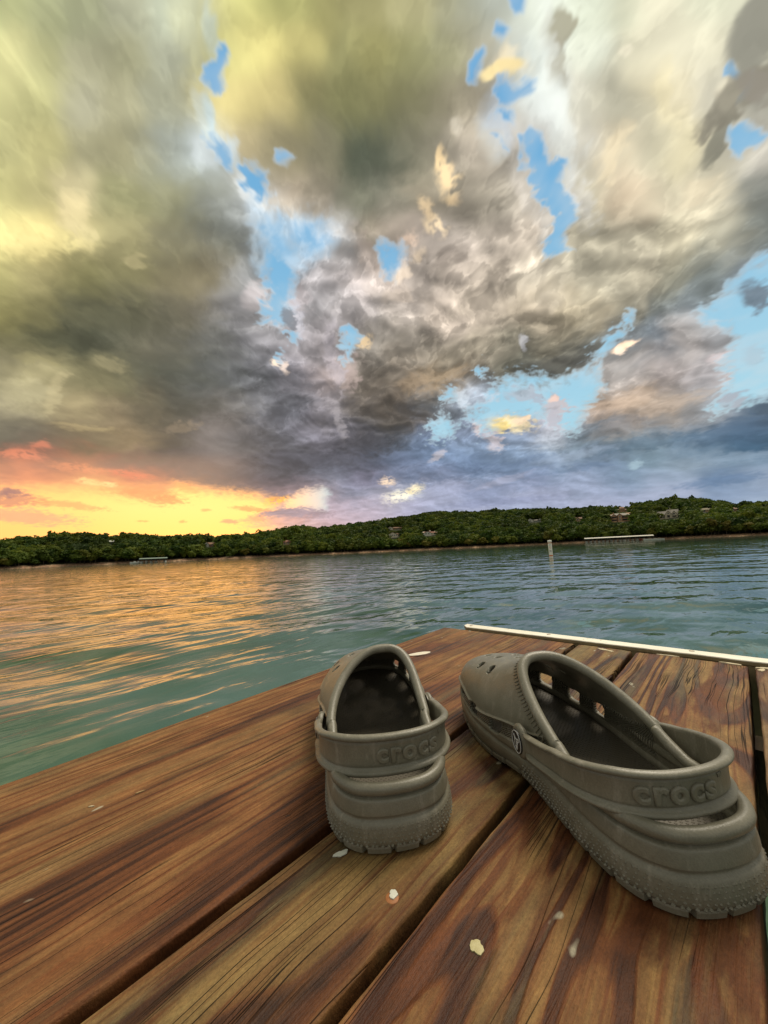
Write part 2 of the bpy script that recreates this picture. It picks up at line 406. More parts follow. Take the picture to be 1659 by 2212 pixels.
# ----------------------------------------------------------------- WORLD: painted cloud deck, evaluated over the whole dome
N = 2048; RMAX = 1.06                            # stereographic map of the dome (zenith in the middle)
g = (np.arange(N, dtype=np.float32)+.5)/N*2*RMAX-RMAX
gx_, gy_ = np.meshgrid(g, g); rr2 = gx_**2+gy_**2
sk = np.zeros((N, N, 4), np.float32); sk[..., 3] = 1
ok = rr2 < RMAX**2
sx, sy, s2 = gx_[ok], gy_[ok], rr2[ok]
ddx, ddy, ddz = 2*sx/(1+s2), 2*sy/(1+s2), (1-s2)/(1+s2)
dn = ddx*FWD[0]+ddy*FWD[1]+ddz*FWD[2]
inn = dn > .12
dq = np.where(inn, dn, 1)
CXs = np.where(inn, 829.5+815*(ddx*RGT[0]+ddy*RGT[1]+ddz*RGT[2])/dq, 9e3).astype(np.float32)
CYs = np.where(inn, 1106-815*(ddx*UPV[0]+ddy*UPV[1]+ddz*UPV[2])/dq, 9e3).astype(np.float32)
ins = (sstep(-260, -60, CXs)*sstep(1920, 1720, CXs)*sstep(-260, -60, CYs)*inn).astype(np.float32)
c_ = paint_sky(ddx, ddy, ddz, CXs, CYs, ins)
sk[ok, :3] = c_
img = bpy.data.images.new("sky_map", N, N, float_buffer=True, alpha=False)
img.colorspace_settings.name = 'Non-Color'
img.pixels.foreach_set(sk.ravel()); img.update()
del sk, ddx, ddy, ddz, dn, CXs, CYs, c_, ins, sx, sy, s2, gx_, gy_, rr2

SUN_AZ = -26.0; SUN_EL = 5.0                     # low behind the clouds over the left shore
sd = ground_dir(SUN_AZ)*math.cos(R(SUN_EL)); sd[2] = math.sin(R(SUN_EL))
w = bpy.data.worlds.new("World"); sc.world = w; w.use_nodes = True
nt = w.node_tree; nt.nodes.clear(); nn = nt.nodes.new; lk = nt.links.new
tc = nn('ShaderNodeTexCoord'); sp = nn('ShaderNodeSeparateXYZ'); lk(tc.outputs['Generated'], sp.inputs[0])
def wm(op, a, b=None):
    n = nn('ShaderNodeMath'); n.operation = op
    for i, v in enumerate((a, b)):
        if v is None: continue
        if isinstance(v, (int, float)): n.inputs[i].default_value = v
        else: lk(v, n.inputs[i])
    return n.outputs[0]
zc = wm('ADD', wm('MAXIMUM', sp.outputs[2], -.03), 1.0)
uu = wm('MULTIPLY_ADD', wm('DIVIDE', sp.outputs[0], zc), .5/RMAX); uu.node.inputs[2].default_value = .5
vv = wm('MULTIPLY_ADD', wm('DIVIDE', sp.outputs[1], zc), .5/RMAX); vv.node.inputs[2].default_value = .5
cb = nn('ShaderNodeCombineXYZ'); lk(uu, cb.inputs[0]); lk(vv, cb.inputs[1])
ti = nn('ShaderNodeTexImage'); ti.image = img; ti.interpolation = 'Cubic'; ti.extension = 'EXTEND'; lk(cb.outputs[0], ti.inputs[0])
bg = nn('ShaderNodeBackground'); lk(ti.outputs[0], bg.inputs[0]); bg.inputs[1].default_value = 1.0
st = nn('ShaderNodeTexSky'); st.sky_type = 'NISHITA'; st.sun_disc = False; st.sun_elevation = R(SUN_EL); st.sun_rotation = math.atan2(sd[0], sd[1])
bg2 = nn('ShaderNodeBackground'); lk(st.outputs[0], bg2.inputs[0]); bg2.inputs[1].default_value = 0.004
ad = nn('ShaderNodeAddShader'); lk(bg.outputs[0], ad.inputs[0]); lk(bg2.outputs[0], ad.inputs[1])
wo = nn('ShaderNodeOutputWorld'); lk(ad.outputs[0], wo.inputs[0])
w.cycles.sampling_method = 'MANUAL'; w.cycles.sample_map_resolution = 1024

sl = bpy.data.lights.new("skylight_boost", 'SUN'); sl.energy = 2.9; sl.angle = R(32); sl.color = (1.0, .90, .74)
so = bpy.data.objects.new("skylight_boost", sl); col.objects.link(so)
LAMP_EL = 60.0                                   # added broad lamp boosting the skylight, aimed to suit the clogs' shadows
sl_d = ground_dir(45)*math.cos(R(LAMP_EL)); sl_d[2] = math.sin(R(LAMP_EL))
so.rotation_euler = Vector(sl_d).to_track_quat('Z', 'Y').to_euler()
# ----------------------------------------------------------------- HELPERS
def tag(o, label=None, cat=None, group=None, kind=None):
    if label: o['label'] = label
    if cat: o['category'] = cat
    if group: o['group'] = group
    if kind: o['kind'] = kind
    return o
def mesh(name, V, F, mat=None, smooth=False, mats=None, midx=None):
    me = bpy.data.meshes.new(name)
    if isinstance(F, np.ndarray):
        V = np.asarray(V, np.float32); k = F.shape[1]
        me.vertices.add(len(V)); me.vertices.foreach_set('co', V.ravel())
        me.loops.add(F.size); me.loops.foreach_set('vertex_index', F.astype(np.int32).ravel())
        me.polygons.add(len(F)); me.polygons.foreach_set('loop_start', np.arange(0, F.size, k, dtype=np.int32))
        me.polygons.foreach_set('loop_total', np.full(len(F), k, np.int32))
    else:
        me.from_pydata([tuple(v) for v in V], [], F)
    me.update(calc_edges=True)
    for m in (mats or ([mat] if mat else [])): me.materials.append(m)
    if midx is not None: me.polygons.foreach_set('material_index', np.asarray(midx, np.int32))
    me.polygons.foreach_set('use_smooth', np.full(len(me.polygons), bool(smooth)))
    me.update()
    return me
def link(name, me, parent=None, loc=None):
    o = bpy.data.objects.new(name, me); col.objects.link(o)
    if parent is not None: o.parent = parent
    if loc is not None: o.location = loc
    return o
def empty(name, mw, label, cat, group=None):
    o = bpy.data.objects.new(name, None); col.objects.link(o); o.empty_display_size = .1
    o.matrix_world = mw
    return tag(o, label, cat, group)
class MB:
    """small mesh builder"""
    def __init__(s): s.V = []; s.F = []
    def add(s, V, F):
        n = len(s.V); s.V += [tuple(v) for v in V]; s.F += [tuple(i+n for i in f) for f in F]; return s
    def box(s, x0, x1, y0, y1, z0, z1):
        return s.add([(x0, y0, z0), (x1, y0, z0), (x1, y1, z0), (x0, y1, z0), (x0, y0, z1), (x1, y0, z1), (x1, y1, z1), (x0, y1, z1)],
                     [(0, 3, 2, 1), (4, 5, 6, 7), (0, 1, 5, 4), (1, 2, 6, 5), (2, 3, 7, 6), (3, 0, 4, 7)])
    def prism(s, pts, y0, y1):        # pts in x,z; extruded along y
        n = len(pts); V = [(p[0], y0, p[1]) for p in pts]+[(p[0], y1, p[1]) for p in pts]
        F = [tuple(range(n)), tuple(range(2*n-1, n-1, -1))]+[(i, i+n, (i+1) % n+n, (i+1) % n) for i in range(n)]
        return s.add(V, F)
    def lathe(s, prof, n=24, axis='Z', c=(0, 0, 0)):
        V = []; F = []
        for r, h in prof:
            for k in range(n):
                a = 2*math.pi*k/n; x, y = r*math.cos(a), r*math.sin(a)
                p = (x, y, h) if axis == 'Z' else ((h, x, y) if axis == 'X' else (x, h, y))
                V.append((p[0]+c[0], p[1]+c[1], p[2]+c[2]))
        for i in range(len(prof)-1):
            for k in range(n):
                F.append((i*n+k, i*n+(k+1) % n, (i+1)*n+(k+1) % n, (i+1)*n+k))
        F.append(tuple(range(n-1, -1, -1))); m = (len(prof)-1)*n; F.append(tuple(range(m, m+n)))
        return s.add(V, F)
    def build(s, name, mat, parent=None, smooth=False, loc=None):
        return link(name, mesh(name, s.V, s.F, mat, smooth), parent, loc)
def nmat(name):
    m = bpy.data.materials.new(name); m.use_nodes = True; t = m.node_tree
    return m, t, t.nodes['Principled BSDF']
class NB:
    """node shorthand"""
    def __init__(s, t): s.t = t
    def n(s, typ, **kw):
        n = s.t.nodes.new('ShaderNode'+typ)
        for k, v in kw.items():
            if k in n.inputs.keys() or k.isdigit():
                pass
            else: setattr(n, k, v)
        return n
    def put(s, sock, v):
        if isinstance(v, bpy.types.NodeSocket): s.t.links.new(v, sock)
        else:
            try: sock.default_value = v
            except Exception: sock.default_value = (*v, 1)
    def math(s, op, a, b=0., c=0., clamp=False):
        n = s.n('Math', operation=op, use_clamp=clamp)
        for i, v in enumerate((a, b, c)): s.put(n.inputs[i], v)
        return n.outputs[0]
    def vmath(s, op, a, b=(0, 0, 0)):
        n = s.n('VectorMath', operation=op); s.put(n.inputs[0], a); s.put(n.inputs[1], b); return n.outputs[0]
    def map(s, vec, scale=(1, 1, 1), loc=(0, 0, 0), rot=(0, 0, 0)):
        n = s.n('Mapping'); s.put(n.inputs[0], vec); n.inputs['Scale'].default_value = scale; n.inputs['Location'].default_value = loc; n.inputs['Rotation'].default_value = rot
        return n.outputs[0]
    def noise(s, vec, scale=5., detail=4., rough=.5, dist=0.):
        n = s.n('TexNoise'); s.put(n.inputs['Vector'], vec); n.inputs['Scale'].default_value = scale; n.inputs['Detail'].default_value = detail
        n.inputs['Roughness'].default_value = rough; n.inputs['Distortion'].default_value = dist
        return n.outputs[0]
    def ramp(s, f, stops, interp='LINEAR'):
        n = s.n('ValToRGB'); r = n.color_ramp; r.interpolation = interp
        while len(r.elements) < len(stops): r.elements.new(.5)
        for e, (p, c) in zip(r.elements, stops):
            e.position = p; e.color = (*c, 1) if not isinstance(c, (int, float)) else (c, c, c, 1)
        s.put(n.inputs[0], f); return n.outputs[0]
    def mix(s, f, a, b, mode='MIX'):
        n = s.n('Mix', data_type='RGBA', blend_type=mode); s.put(n.inputs[0], f); s.put(n.inputs[6], a); s.put(n.inputs[7], b); return n.outputs[2]
    def bump(s, h, strength=1., dist=.001, nrm=None):
        n = s.n('Bump'); n.inputs['Strength'].default_value = strength; n.inputs['Distance'].default_value = dist; s.put(n.inputs['Height'], h)
        if nrm is not None: s.put(n.inputs['Normal'], nrm)
        return n.outputs[0]
def simple(name, c, rough=.6, c2=None, scale=8., metal=0., bump=0.):
    m, t, b = nmat(name); k = NB(t)
    tcn = k.n('TexCoord').outputs['Object']
    f = k.noise(tcn, scale, 4, .6)
    c2 = c2 or tuple(v*.72 for v in c)
    t.links.new(k.mix(f, (*c, 1), (*c2, 1)), b.inputs['Base Color'])
    b.inputs['Roughness'].default_value = rough; b.inputs['Metallic'].default_value = metal
    if bump: t.links.new(k.bump(k.noise(tcn, scale*6, 3), .6, bump), b.inputs['Normal'])
    return m
# ----------------------------------------------------------------- WATER
m_water, t, b = nmat("lake_water"); k = NB(t)
geo = k.n('NewGeometry').outputs['Position']
big = k.noise(k.map(geo, (.35, .35, .35)), 1.0, 3, .6)
pat = k.noise(k.map(geo, (1.1, 1.1, 1), (3, 8, 0)), 1.0, 4, .6, .6)
c1 = k.mix(k.ramp(pat, [(.35, 0.), (.7, 1.)]), (.016, .054, .020, 1), (.070, .122, .074, 1))
c2 = k.mix(k.ramp(big, [(.42, 0.), (.68, 1.)]), c1, (.085, .150, .132, 1))
t.links.new(c2, b.inputs['Base Color'])
b.inputs['Roughness'].default_value = .035; b.inputs['IOR'].default_value = 1.333
ang = -AX0
v1 = k.map(geo, (2.6, .85, 1), (0, 0, 0), (0, 0, ang))       # crests across the line of sight
v2 = k.map(geo, (9., 3., 1), (4, 1, 0), (0, 0, ang+.25))
v3 = k.map(geo, (26., 14., 1), (2, 7, 0), (0, 0, ang-.3))
dcam = k.math('SQRT', k.vmath('DOT_PRODUCT', geo, geo)) if False else None
ln = k.n('VectorMath', operation='LENGTH'); t.links.new(geo, ln.inputs[0]); dist = ln.outputs['Value']
near = k.math('DIVIDE', 14., k.math('ADD', dist, 14.))       # small ripples are smoothed out with distance by their own size
h = k.math('MULTIPLY', k.noise(v1, 1., 2, .5, .4), .030)
h = k.math('ADD', h, k.math('MULTIPLY', k.noise(v2, 1., 2, .5, .5), .0042))
h = k.math('ADD', h, k.math('MULTIPLY', k.noise(v3, 1., 2, .5), .0008))
t.links.new(k.bump(h, 1., 1.0), b.inputs['Normal'])
# a real surface: polar grid round the dock, waves as geometry near by, finer in the direction of the open lake
aa = np.concatenate([np.linspace(-85, 85, 560, endpoint=False), np.linspace(85, 275, 70, endpoint=False)])
rad = np.concatenate([[.02], np.geomspace(.25, 120, 620), np.geomspace(128, 5000, 24)])
A, Rd = np.meshgrid(np.radians(aa), rad)
wx_ = FH[0]*Rd*np.cos(A)+RH[0]*Rd*np.sin(A); wy_ = FH[1]*Rd*np.cos(A)+RH[1]*Rd*np.sin(A)
u_ = wx_*FH[0]+wy_*FH[1]; v_ = wx_*RH[0]+wy_*RH[1]          # along / across the view
wz = np.zeros_like(wx_)
uw = u_+.25*fbm(u_*.35, v_*.35, 3, 70); vw = v_+.3*fbm(u_*.3+9, v_*.3, 3, 74)
for lam, amp_, th, s_ in ((3.1, .0075, 12, 1), (1.9, .0075, -9, 2), (1.15, .0052, 20, 3), (.72, .0030, -24, 4), (.47, .0016, 5, 5), (.31, .0008, 38, 6)):
    q = uw*math.cos(R(th))+vw*math.sin(R(th)); p = -uw*math.sin(R(th))+vw*math.cos(R(th))
    env = .45+.9*np.clip(fbm(q*.5/lam+s_*3, p*.22/lam, 3, 80+s_)+.35, 0, 1.2)
    fade = np.clip(1.4-Rd*.009/lam*1.9, 0, 1)
    ph = 2*np.pi*q/lam+2.6*fbm(q*.3/lam, p*.35/lam, 2, 90+s_)
    wz += (1.1 if lam > 1 else .7)*amp_*env*fade*(np.sin(ph)+.22*np.cos(2*ph))
wz *= sstep(118, 60, Rd)
na = len(aa); nr = len(rad)
V = np.stack([wx_, wy_, wz], -1).reshape(-1, 3)
i, j = np.meshgrid(np.arange(nr-1), np.arange(na), indexing='ij'); j2 = (j+1) % na
F = np.stack([i*na+j, i*na+j2, (i+1)*na+j2, (i+1)*na+j], -1).reshape(-1, 4)[:, ::-1]
wo_ = link('water', mesh('water', V, F, m_water, True)); tag(wo_, kind='structure', label='calm green lake water with small ripples and a golden sunset reflection')

# ----------------------------------------------------------------- TERRAIN (far shore and ridge)
SKYL = np.array([(-400, 58), (-200, 60), (0, 58), (45, 61), (100, 62), (160, 66), (225, 61), (300, 58), (345, 52), (425, 51), (470, 46), (515, 46), (555, 49), (600, 55), (640, 61), (665, 58), (685, 53), (725, 58), (775, 61), (830, 66), (875, 71), (940, 78), (1010, 74), (1069, 76), (1144, 74), (1224, 71), (1278, 72), (1348, 72), (1402, 77), (1453, 85), (1498, 81), (1547, 73), (1600, 67), (1659, 61), (1900, 60), (2200, 55)])
_b = np.degrees(np.arctan((SKYL[:, 0]-829.5)/815)); _t = SKYL[:, 1]/np.sqrt(815**2+(SKYL[:, 0]-829.5)**2)
def shore_d(a):
    return 395+10*np.sin(a*.11)+16*np.sin(a*.045+1)+4*np.sin(a*.31+2)+2.5*np.sin(a*.9)+1.5*np.sin(a*2.3)
def ridge_d(a):
    return shore_d(a)+np.interp(a, [-70, -45, -20, -5, 10, 35, 60], [75, 85, 85, 150, 190, 215, 180])
def crest_tan(a): return np.interp(a, _b, _t)
def ground_h(a, d):
    """terrain height at bearing a (deg), distance d (m)"""
    s0 = shore_d(a); s1 = ridge_d(a)
    top = CAM[2]+s1*crest_tan(a)-10.0
    x = np.clip((d-s0)/(s1-s0), -1, 1)
    bank = np.where(d > s0, 1.7*(1-np.exp(-np.maximum(d-s0, 0)/5.)), (d-s0)*.12)
    up = np.maximum(top-1.7, 2)*(sstep(0.0, 1.05, np.clip(x, 0, 1))**.8)
    back = np.where(d > s1, -np.minimum((d-s1)*.035, 14), 0)
    return bank+np.where(x > 0, up, 0)+back
ta = np.linspace(-80, 80, 420); td = np.concatenate([np.linspace(-12, 14, 27), np.linspace(18, 330, 70), np.geomspace(350, 1500, 10)])
A, T = np.meshgrid(ta, td); D_ = shore_d(A)+T
Hh = ground_h(A, D_)+.5*fbm(A*1.3, D_*.1, 3, 55)*sstep(-2, 12, T)+.16*fbm(A*9, D_*.6, 3, 57)
Ar = np.radians(A)
V = np.stack([FH[0]*D_*np.cos(Ar)+RH[0]*D_*np.sin(Ar), FH[1]*D_*np.cos(Ar)+RH[1]*D_*np.sin(Ar), Hh], -1).reshape(-1, 3)
nA = len(ta); i, j = np.meshgrid(np.arange(len(td)-1), np.arange(nA-1), indexing='ij')
F = np.stack([i*nA+j, i*nA+j+1, (i+1)*nA+j+1, (i+1)*nA+j], -1).reshape(-1, 4)[:, ::-1]
m_land, t, b = nmat("shore_soil"); k = NB(t); geo = k.n('NewGeometry').outputs['Position']
sz = k.n('SeparateXYZ'); t.links.new(geo, sz.inputs[0])
f = k.noise(geo, .25, 5, .65); f2 = k.noise(geo, .9, 3, .6)
dirt = k.mix(k.ramp(f, [(.35, 0.), (.65, 1.)]), (.20, .085, .038, 1), (.42, .27, .16, 1))
dirt = k.mix(k.ramp(f2, [(.52, 0.), (.62, 1.)]), dirt, (.06, .07, .02, 1))
up = k.ramp(k.math('MULTIPLY', k.math('ADD', sz.outputs[2], k.math('MULTIPLY', f, 1.2)), .25), [(.55, 0.), (.78, 1.)])
t.links.new(k.mix(up, dirt, (.022, .028, .010, 1)), b.inputs['Base Color']); b.inputs['Roughness'].default_value = .95
tag(link('shore_hill', mesh('shore_hill', V, F, m_land, True)), kind='structure', label='wooded ridge and bare red-brown bank across the lake')

# ----------------------------------------------------------------- PLACES ON THE FAR SHORE
def polar(a, d):
    v = ground_dir(a)*d; return np.array([v[0], v[1], 0.])
def bearing(x, y=None):
    """bearing of a chart point"""
    v = chart_dir(x, 1228-.0452*x if y is None else y); return math.degrees(math.atan2(v@RH, v@FH)), v[2]/math.hypot(v@RH, v@FH)
def on_slope(x, y, extra=0.):
    """bearing and distance at which the slope meets the sight line through chart point (x, y)"""
    a, tn = bearing(x, y)
    ds = np.linspace(shore_d(a)+4, ridge_d(a)+40, 400)
    hz = ground_h(a, ds)+extra-(CAM[2]+ds*tn)
    i = np.where(hz > 0)[0]
    d = ds[i[0]] if len(i) else ds[-1]
    return a, float(d), float(ground_h(a, d))
# ----------------------------------------------------------------- TREES
m_leaf, t, b = nmat("leaves"); k = NB(t)
oi = k.n('ObjectInfo'); geo = k.n('NewGeometry')
att = k.n('Attribute', attribute_name='tint'); 
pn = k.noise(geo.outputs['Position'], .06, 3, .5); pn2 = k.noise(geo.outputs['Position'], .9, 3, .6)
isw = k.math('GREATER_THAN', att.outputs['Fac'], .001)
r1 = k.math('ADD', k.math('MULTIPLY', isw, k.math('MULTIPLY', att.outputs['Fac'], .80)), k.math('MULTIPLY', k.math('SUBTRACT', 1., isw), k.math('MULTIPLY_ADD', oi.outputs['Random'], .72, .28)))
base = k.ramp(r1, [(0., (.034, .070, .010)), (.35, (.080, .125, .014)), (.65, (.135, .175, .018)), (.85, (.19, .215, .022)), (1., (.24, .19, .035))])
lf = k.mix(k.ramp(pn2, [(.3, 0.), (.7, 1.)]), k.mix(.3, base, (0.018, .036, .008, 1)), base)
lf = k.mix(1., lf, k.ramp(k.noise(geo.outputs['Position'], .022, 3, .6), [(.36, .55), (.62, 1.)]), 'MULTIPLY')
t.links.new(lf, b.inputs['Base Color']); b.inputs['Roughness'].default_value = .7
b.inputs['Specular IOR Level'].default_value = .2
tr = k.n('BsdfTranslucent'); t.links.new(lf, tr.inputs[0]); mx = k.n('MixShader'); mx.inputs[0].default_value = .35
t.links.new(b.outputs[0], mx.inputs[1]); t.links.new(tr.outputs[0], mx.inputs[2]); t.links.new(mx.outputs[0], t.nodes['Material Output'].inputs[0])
m_bark = simple("bark", (.10, .075, .05), .9, (.05, .038, .028), 3.)
def crown_pts(r, n, lobes=9, h=1.0, conif=False):
    """leaf clump quads through the volume of an uneven crown of unit size; returns verts, quads"""
    L = []
    if conif:
        for q in range(lobes*2):
            z = q/(lobes*2-1); w = (1-z)*.42+.05; an = r.rand()*6.28
            L.append((w*.6*math.cos(an), w*.6*math.sin(an), z, w*.8, .10))
    else:
        L.append((0, 0, .5, .36, .34))
        for q in range(lobes):
            an = q*2.4+r.rand(); z = .22+.62*r.rand(); w = .30*math.sin(math.pi*min(z+.12, .9))**.6+.06*r.rand()
            L.append((w*math.cos(an), w*math.sin(an), z, .17+.10*r.rand(), .14+.08*r.rand()))
    V = []; 
    for q in range(n):
        x, y, z, a, c = L[r.randint(len(L))]
        d = r.randn(3); d /= np.linalg.norm(d); d[2] = abs(d[2]) if r.rand() < .72 else d[2]
        rad_ = .72+.34*r.rand()
        p = np.array([x+d[0]*a*rad_, y+d[1]*a*rad_, (z+d[2]*c*rad_)*h])
        nrm = d+.55*r.randn(3); nrm /= np.linalg.norm(nrm)
        t1 = np.cross(nrm, r.randn(3)); t1 /= np.linalg.norm(t1); t2 = np.cross(nrm, t1)
        s = .035+.055*r.rand()
        e = [p+t1*s*(.7+.6*r.rand()), p+t2*s*(.7+.6*r.rand()), p-t1*s*(.7+.6*r.rand()), p-t2*s*(.7+.6*r.rand())]
        V += e
    return np.array(V), np.arange(4*n).reshape(n, 4)
# solid dark core so that a crown is not see-through everywhere
def core(r, conif=False):
    mb = MB(); n = 9; rows = 6; V = []; F = []
    for q in range(rows+1):
        z = q/rows
        w = ((1-z)*.30+.02) if conif else .30*math.sin(math.pi*(.08+.84*z))**.8
        for s_ in range(n):
            a = 2*math.pi*s_/n; ww = w*(.75+.5*r.rand()); V.append((ww*math.cos(a), ww*math.sin(a), .1+z*.78+.04*r.randn()))
    for q in range(rows):
        for s_ in range(n): F.append((q*n+s_, q*n+(s_+1) % n, (q+1)*n+(s_+1) % n, (q+1)*n+s_))
    return np.array(V), np.array(F)
variants = []
for vi in range(9):
    r = np.random.RandomState(100+vi); cf = vi == 8
    V1, F1 = crown_pts(r, 620, 8+vi % 4, 1.0, cf); V2, F2 = core(r, cf)
    Vc = np.concatenate([V1, V2]); Fc = np.concatenate([F1, F2+len(V1)])
    me = mesh('crown', Vc*[1, 1, 1], Fc, m_leaf, False)
    mb = MB()
    hh = .34
    pr = [(.030, -.22), (.024, -.1), (.018, .1), (.012, hh)]
    mb.lathe(pr, 7)
    for q in range(5):                         # limbs
        an = q*1.3+r.rand(); z0 = .0+.07*q; x1, y1, z1 = .22*math.cos(an), .22*math.sin(an), z0+.22
        px, py = -math.sin(an)*.007, math.cos(an)*.007
        mb.add([(px, py, z0), (-px, -py, z0), (0, 0, z0+.016), (x1+px*.4, y1+py*.4, z1), (x1-px*.4, y1-py*.4, z1), (x1, y1, z1+.008)],
               [(0, 1, 4, 3), (1, 2, 5, 4), (2, 0, 3, 5)])
    variants.append((me, mesh('trunk', mb.V, mb.F, m_bark, True)))
# clearings in front of the houses: (bearing, distance, half width m, depth toward the lake)
CLEAR = []
def blocked(a, d):
    for ca, cd, hw, cz in CLEAR:
        s = abs(a-ca)*math.pi/180*cd
        if s < hw+3.5 and -13 < cd-d < 3: return True
    return False
def headroom(a, d, rad_=4.):
    """tallest tree at (a, d) that leaves the houses behind it in view of the lake"""
    h = 99.; z = float(ground_h(np.float64(a), np.float64(d)))
    for ca, cd, hw, cz in CLEAR:
        if cd > d:
            s = abs(a-ca)*math.pi/180*d
            if s < hw+rad_*.75: h = min(h, CAM[2]+(cz-CAM[2])*d/cd-z+(0 if s < hw else (s-hw)*2))
    return h
# ----------------------------------------------------------------- HOUSES ON THE RIDGE
M_ = {}
def pm(key, c, rough=.8, c2=None, sc_=.8):
    if key not in M_: M_[key] = simple(key, c, rough, c2, sc_)
    return M_[key]
pm('cream_wall', (.80, .70, .54)); pm('brown_wall', (.50, .29, .17)); pm('stone_wall', (.62, .54, .40), .9, (.42, .36, .26), 1.5)
pm('grey_wall', (.42, .42, .36)); pm('white_trim', (.75, .72, .62)); pm('brown_roof', (.26, .15, .09)); pm('red_roof', (.32, .15, .10))
pm('grey_roof', (.30, .27, .23)); pm('olive_roof', (.24, .20, .12)); pm('metal_roof', (.62, .62, .55), .4); pm('tan_base', (.72, .50, .28))
pm('painted_porch_shade', (.02, .018, .015), .6)  # near-black colour standing in for the shade inside open porches
m_glass, t_, b_ = nmat('window_glass'); b_.inputs['Base Color'].default_value = (.03, .035, .04, 1); b_.inputs['Roughness'].default_value = .08
def frame_at(a, d, z, turn=0.):
    """matrix: x to the right as seen from the lake, y away, z up"""
    r = -ground_dir(a); yv = Vector(-r); yv.normalize()
    xv = Vector((yv.y, -yv.x, 0)); m = Matrix((xv, yv, Vector((0, 0, 1)))).transposed().to_4x4()
    p = ground_dir(a)*d
    return Matrix.Translation((p[0], p[1], z)) @ m @ Matrix.Rotation(R(turn), 4, 'Z')
def house(name, label, xa, xb, yb, blocks, wins, wall, roof, turn=0, cat='house', extras=(), group='houses on the wooded ridge', clear=46, up=0.):
    """blocks: fractions of the width x0,x1, front offset m, depth m, eave m, ridge m, ridge dir, [wall],[roof]"""
    xm = (xa+xb)/2; a, d, z = on_slope(xm, yb)
    if d > ridge_d(a)-4: d = float(ridge_d(a)-4); z = float(ground_h(a, d))
    zt = CAM[2]+d*bearing(xm, yb)[1]; z = max(z, zt)
    mpx = d*math.cos(R(a))**2/815; W = (xb-xa)*mpx
    e = empty(name, frame_at(a, d, z, turn), label, cat, group)
    CLEAR.append((a, d, W/2, z-.6))
    for bl in blocks:
        f0, f1, fo, dep, eh, rh, dr = bl[:7]; wm_ = M_[bl[7] if len(bl) > 7 else wall]; rm = M_[bl[8] if len(bl) > 8 else roof]
        x0, x1 = (f0-.5)*W, (f1-.5)*W; y0, y1 = fo, fo+dep
        mb = MB(); mb.box(x0, x1, y0, y1, -7, eh)
        xc, yc = (x0+x1)/2, (y0+y1)/2
        if dr == 'y': mb.add([(x0, y0, eh), (x1, y0, eh), (xc, y0, rh), (x0, y1, eh), (x1, y1, eh), (xc, y1, rh)], [(0, 1, 2), (5, 4, 3), (0, 2, 5, 3), (1, 4, 5, 2)])
        else: mb.add([(x0, y0, eh), (x0, y1, eh), (x0, yc, rh), (x1, y0, eh), (x1, y1, eh), (x1, yc, rh)], [(0, 2, 1), (3, 4, 5), (0, 3, 5, 2), (1, 2, 5, 4)])
        mb.build('wall', wm_, e)
        o, th = .6, .28; mb = MB()
        if dr == 'y':
            for s in (-1, 1):
                xe = xc+s*((x1-x0)/2+o); ze = eh-(rh-eh)*o/((x1-x0)/2)
                q = [(xe, ze+.05), (xc, rh+.05), (xc, rh+th+.05), (xe, ze+th+.05)]
                mb.prism(q if s < 0 else q[::-1], y0-o, y1+o)
        elif dr == 'x':
            for s in (-1, 1):
                ye = yc+s*((y1-y0)/2+o); ze = eh-(rh-eh)*o/((y1-y0)/2)
                P = [(ye, ze+.05), (yc, rh+.05), (yc, rh+th+.05), (ye, ze+th+.05)]
                mb.add([(x0-o, p[0], p[1]) for p in P]+[(x1+o, p[0], p[1]) for p in P], [(0, 1, 2, 3), (7, 6, 5, 4), (0, 4, 5, 1), (1, 5, 6, 2), (2, 6, 7, 3), (3, 7, 4, 0)])
        else:   # hipped
            q = min((x1-x0), (y1-y0))/2
            mb.add([(x0-o, y0-o, eh), (x1+o, y0-o, eh), (x1+o, y1+o, eh), (x0-o, y1+o, eh), (x0+q, yc, rh), (x1-q, yc, rh)], [(3, 2, 1, 0), (0, 1, 5, 4), (1, 2, 5), (2, 3, 4, 5), (3, 0, 4)])
        mb.build('roof', rm, e)
    for wn in wins:
        fx_, wz_, ww, wh, fo = wn[:5]; x = (fx_-.5)*W
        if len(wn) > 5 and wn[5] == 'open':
            MB().box(x-ww/2, x+ww/2, fo-.05, fo+.3, wz_-wh/2, wz_+wh/2).build('porch_shade_panel', M_['painted_porch_shade'], e); continue  # solid dark panel on the wall, painted as porch shade
        fr = MB().box(x-ww/2-.12, x+ww/2+.12, fo-.08, fo+.1, wz_-wh/2-.12, wz_+wh/2+.12).build('window', M_['white_trim'], e)
        MB().box(x-ww/2, x+ww/2, fo-.12, fo-.06, wz_-wh/2, wz_+wh/2).build('pane', m_glass, fr)
    for nm_, mt, bx in extras:
        mb = MB(); x0, x1 = (bx[0]-.5)*W, (bx[1]-.5)*W; mb.box(x0, x1, *bx[2:])
        mb.build(nm_, M_[mt], e)
    return e, W
house('cottage', 'low building with a pale metal roof just showing among the trees of the left shore', 233, 251, 1176, [(0, 1, 0, 8, 2.6, 3.9, 'x')], [(.3, 1.4, 1, 1.1, 0), (.7, 1.4, 1, 1.1, 0)], 'grey_wall', 'metal_roof', clear=14)
house('house', 'brown roofed house with a white edged gable among trees behind the left dock', 440, 465, 1181, [(.0, .45, 0, 8, 2.8, 5.2, 'y', 'white_trim'), (.35, 1, 1.5, 8, 2.6, 4.6, 'x')], [(.22, 2.0, 1.2, 1.3, 0), (.7, 1.6, 1.4, 1.1, 1.5)], 'brown_wall', 'brown_roof', clear=16)
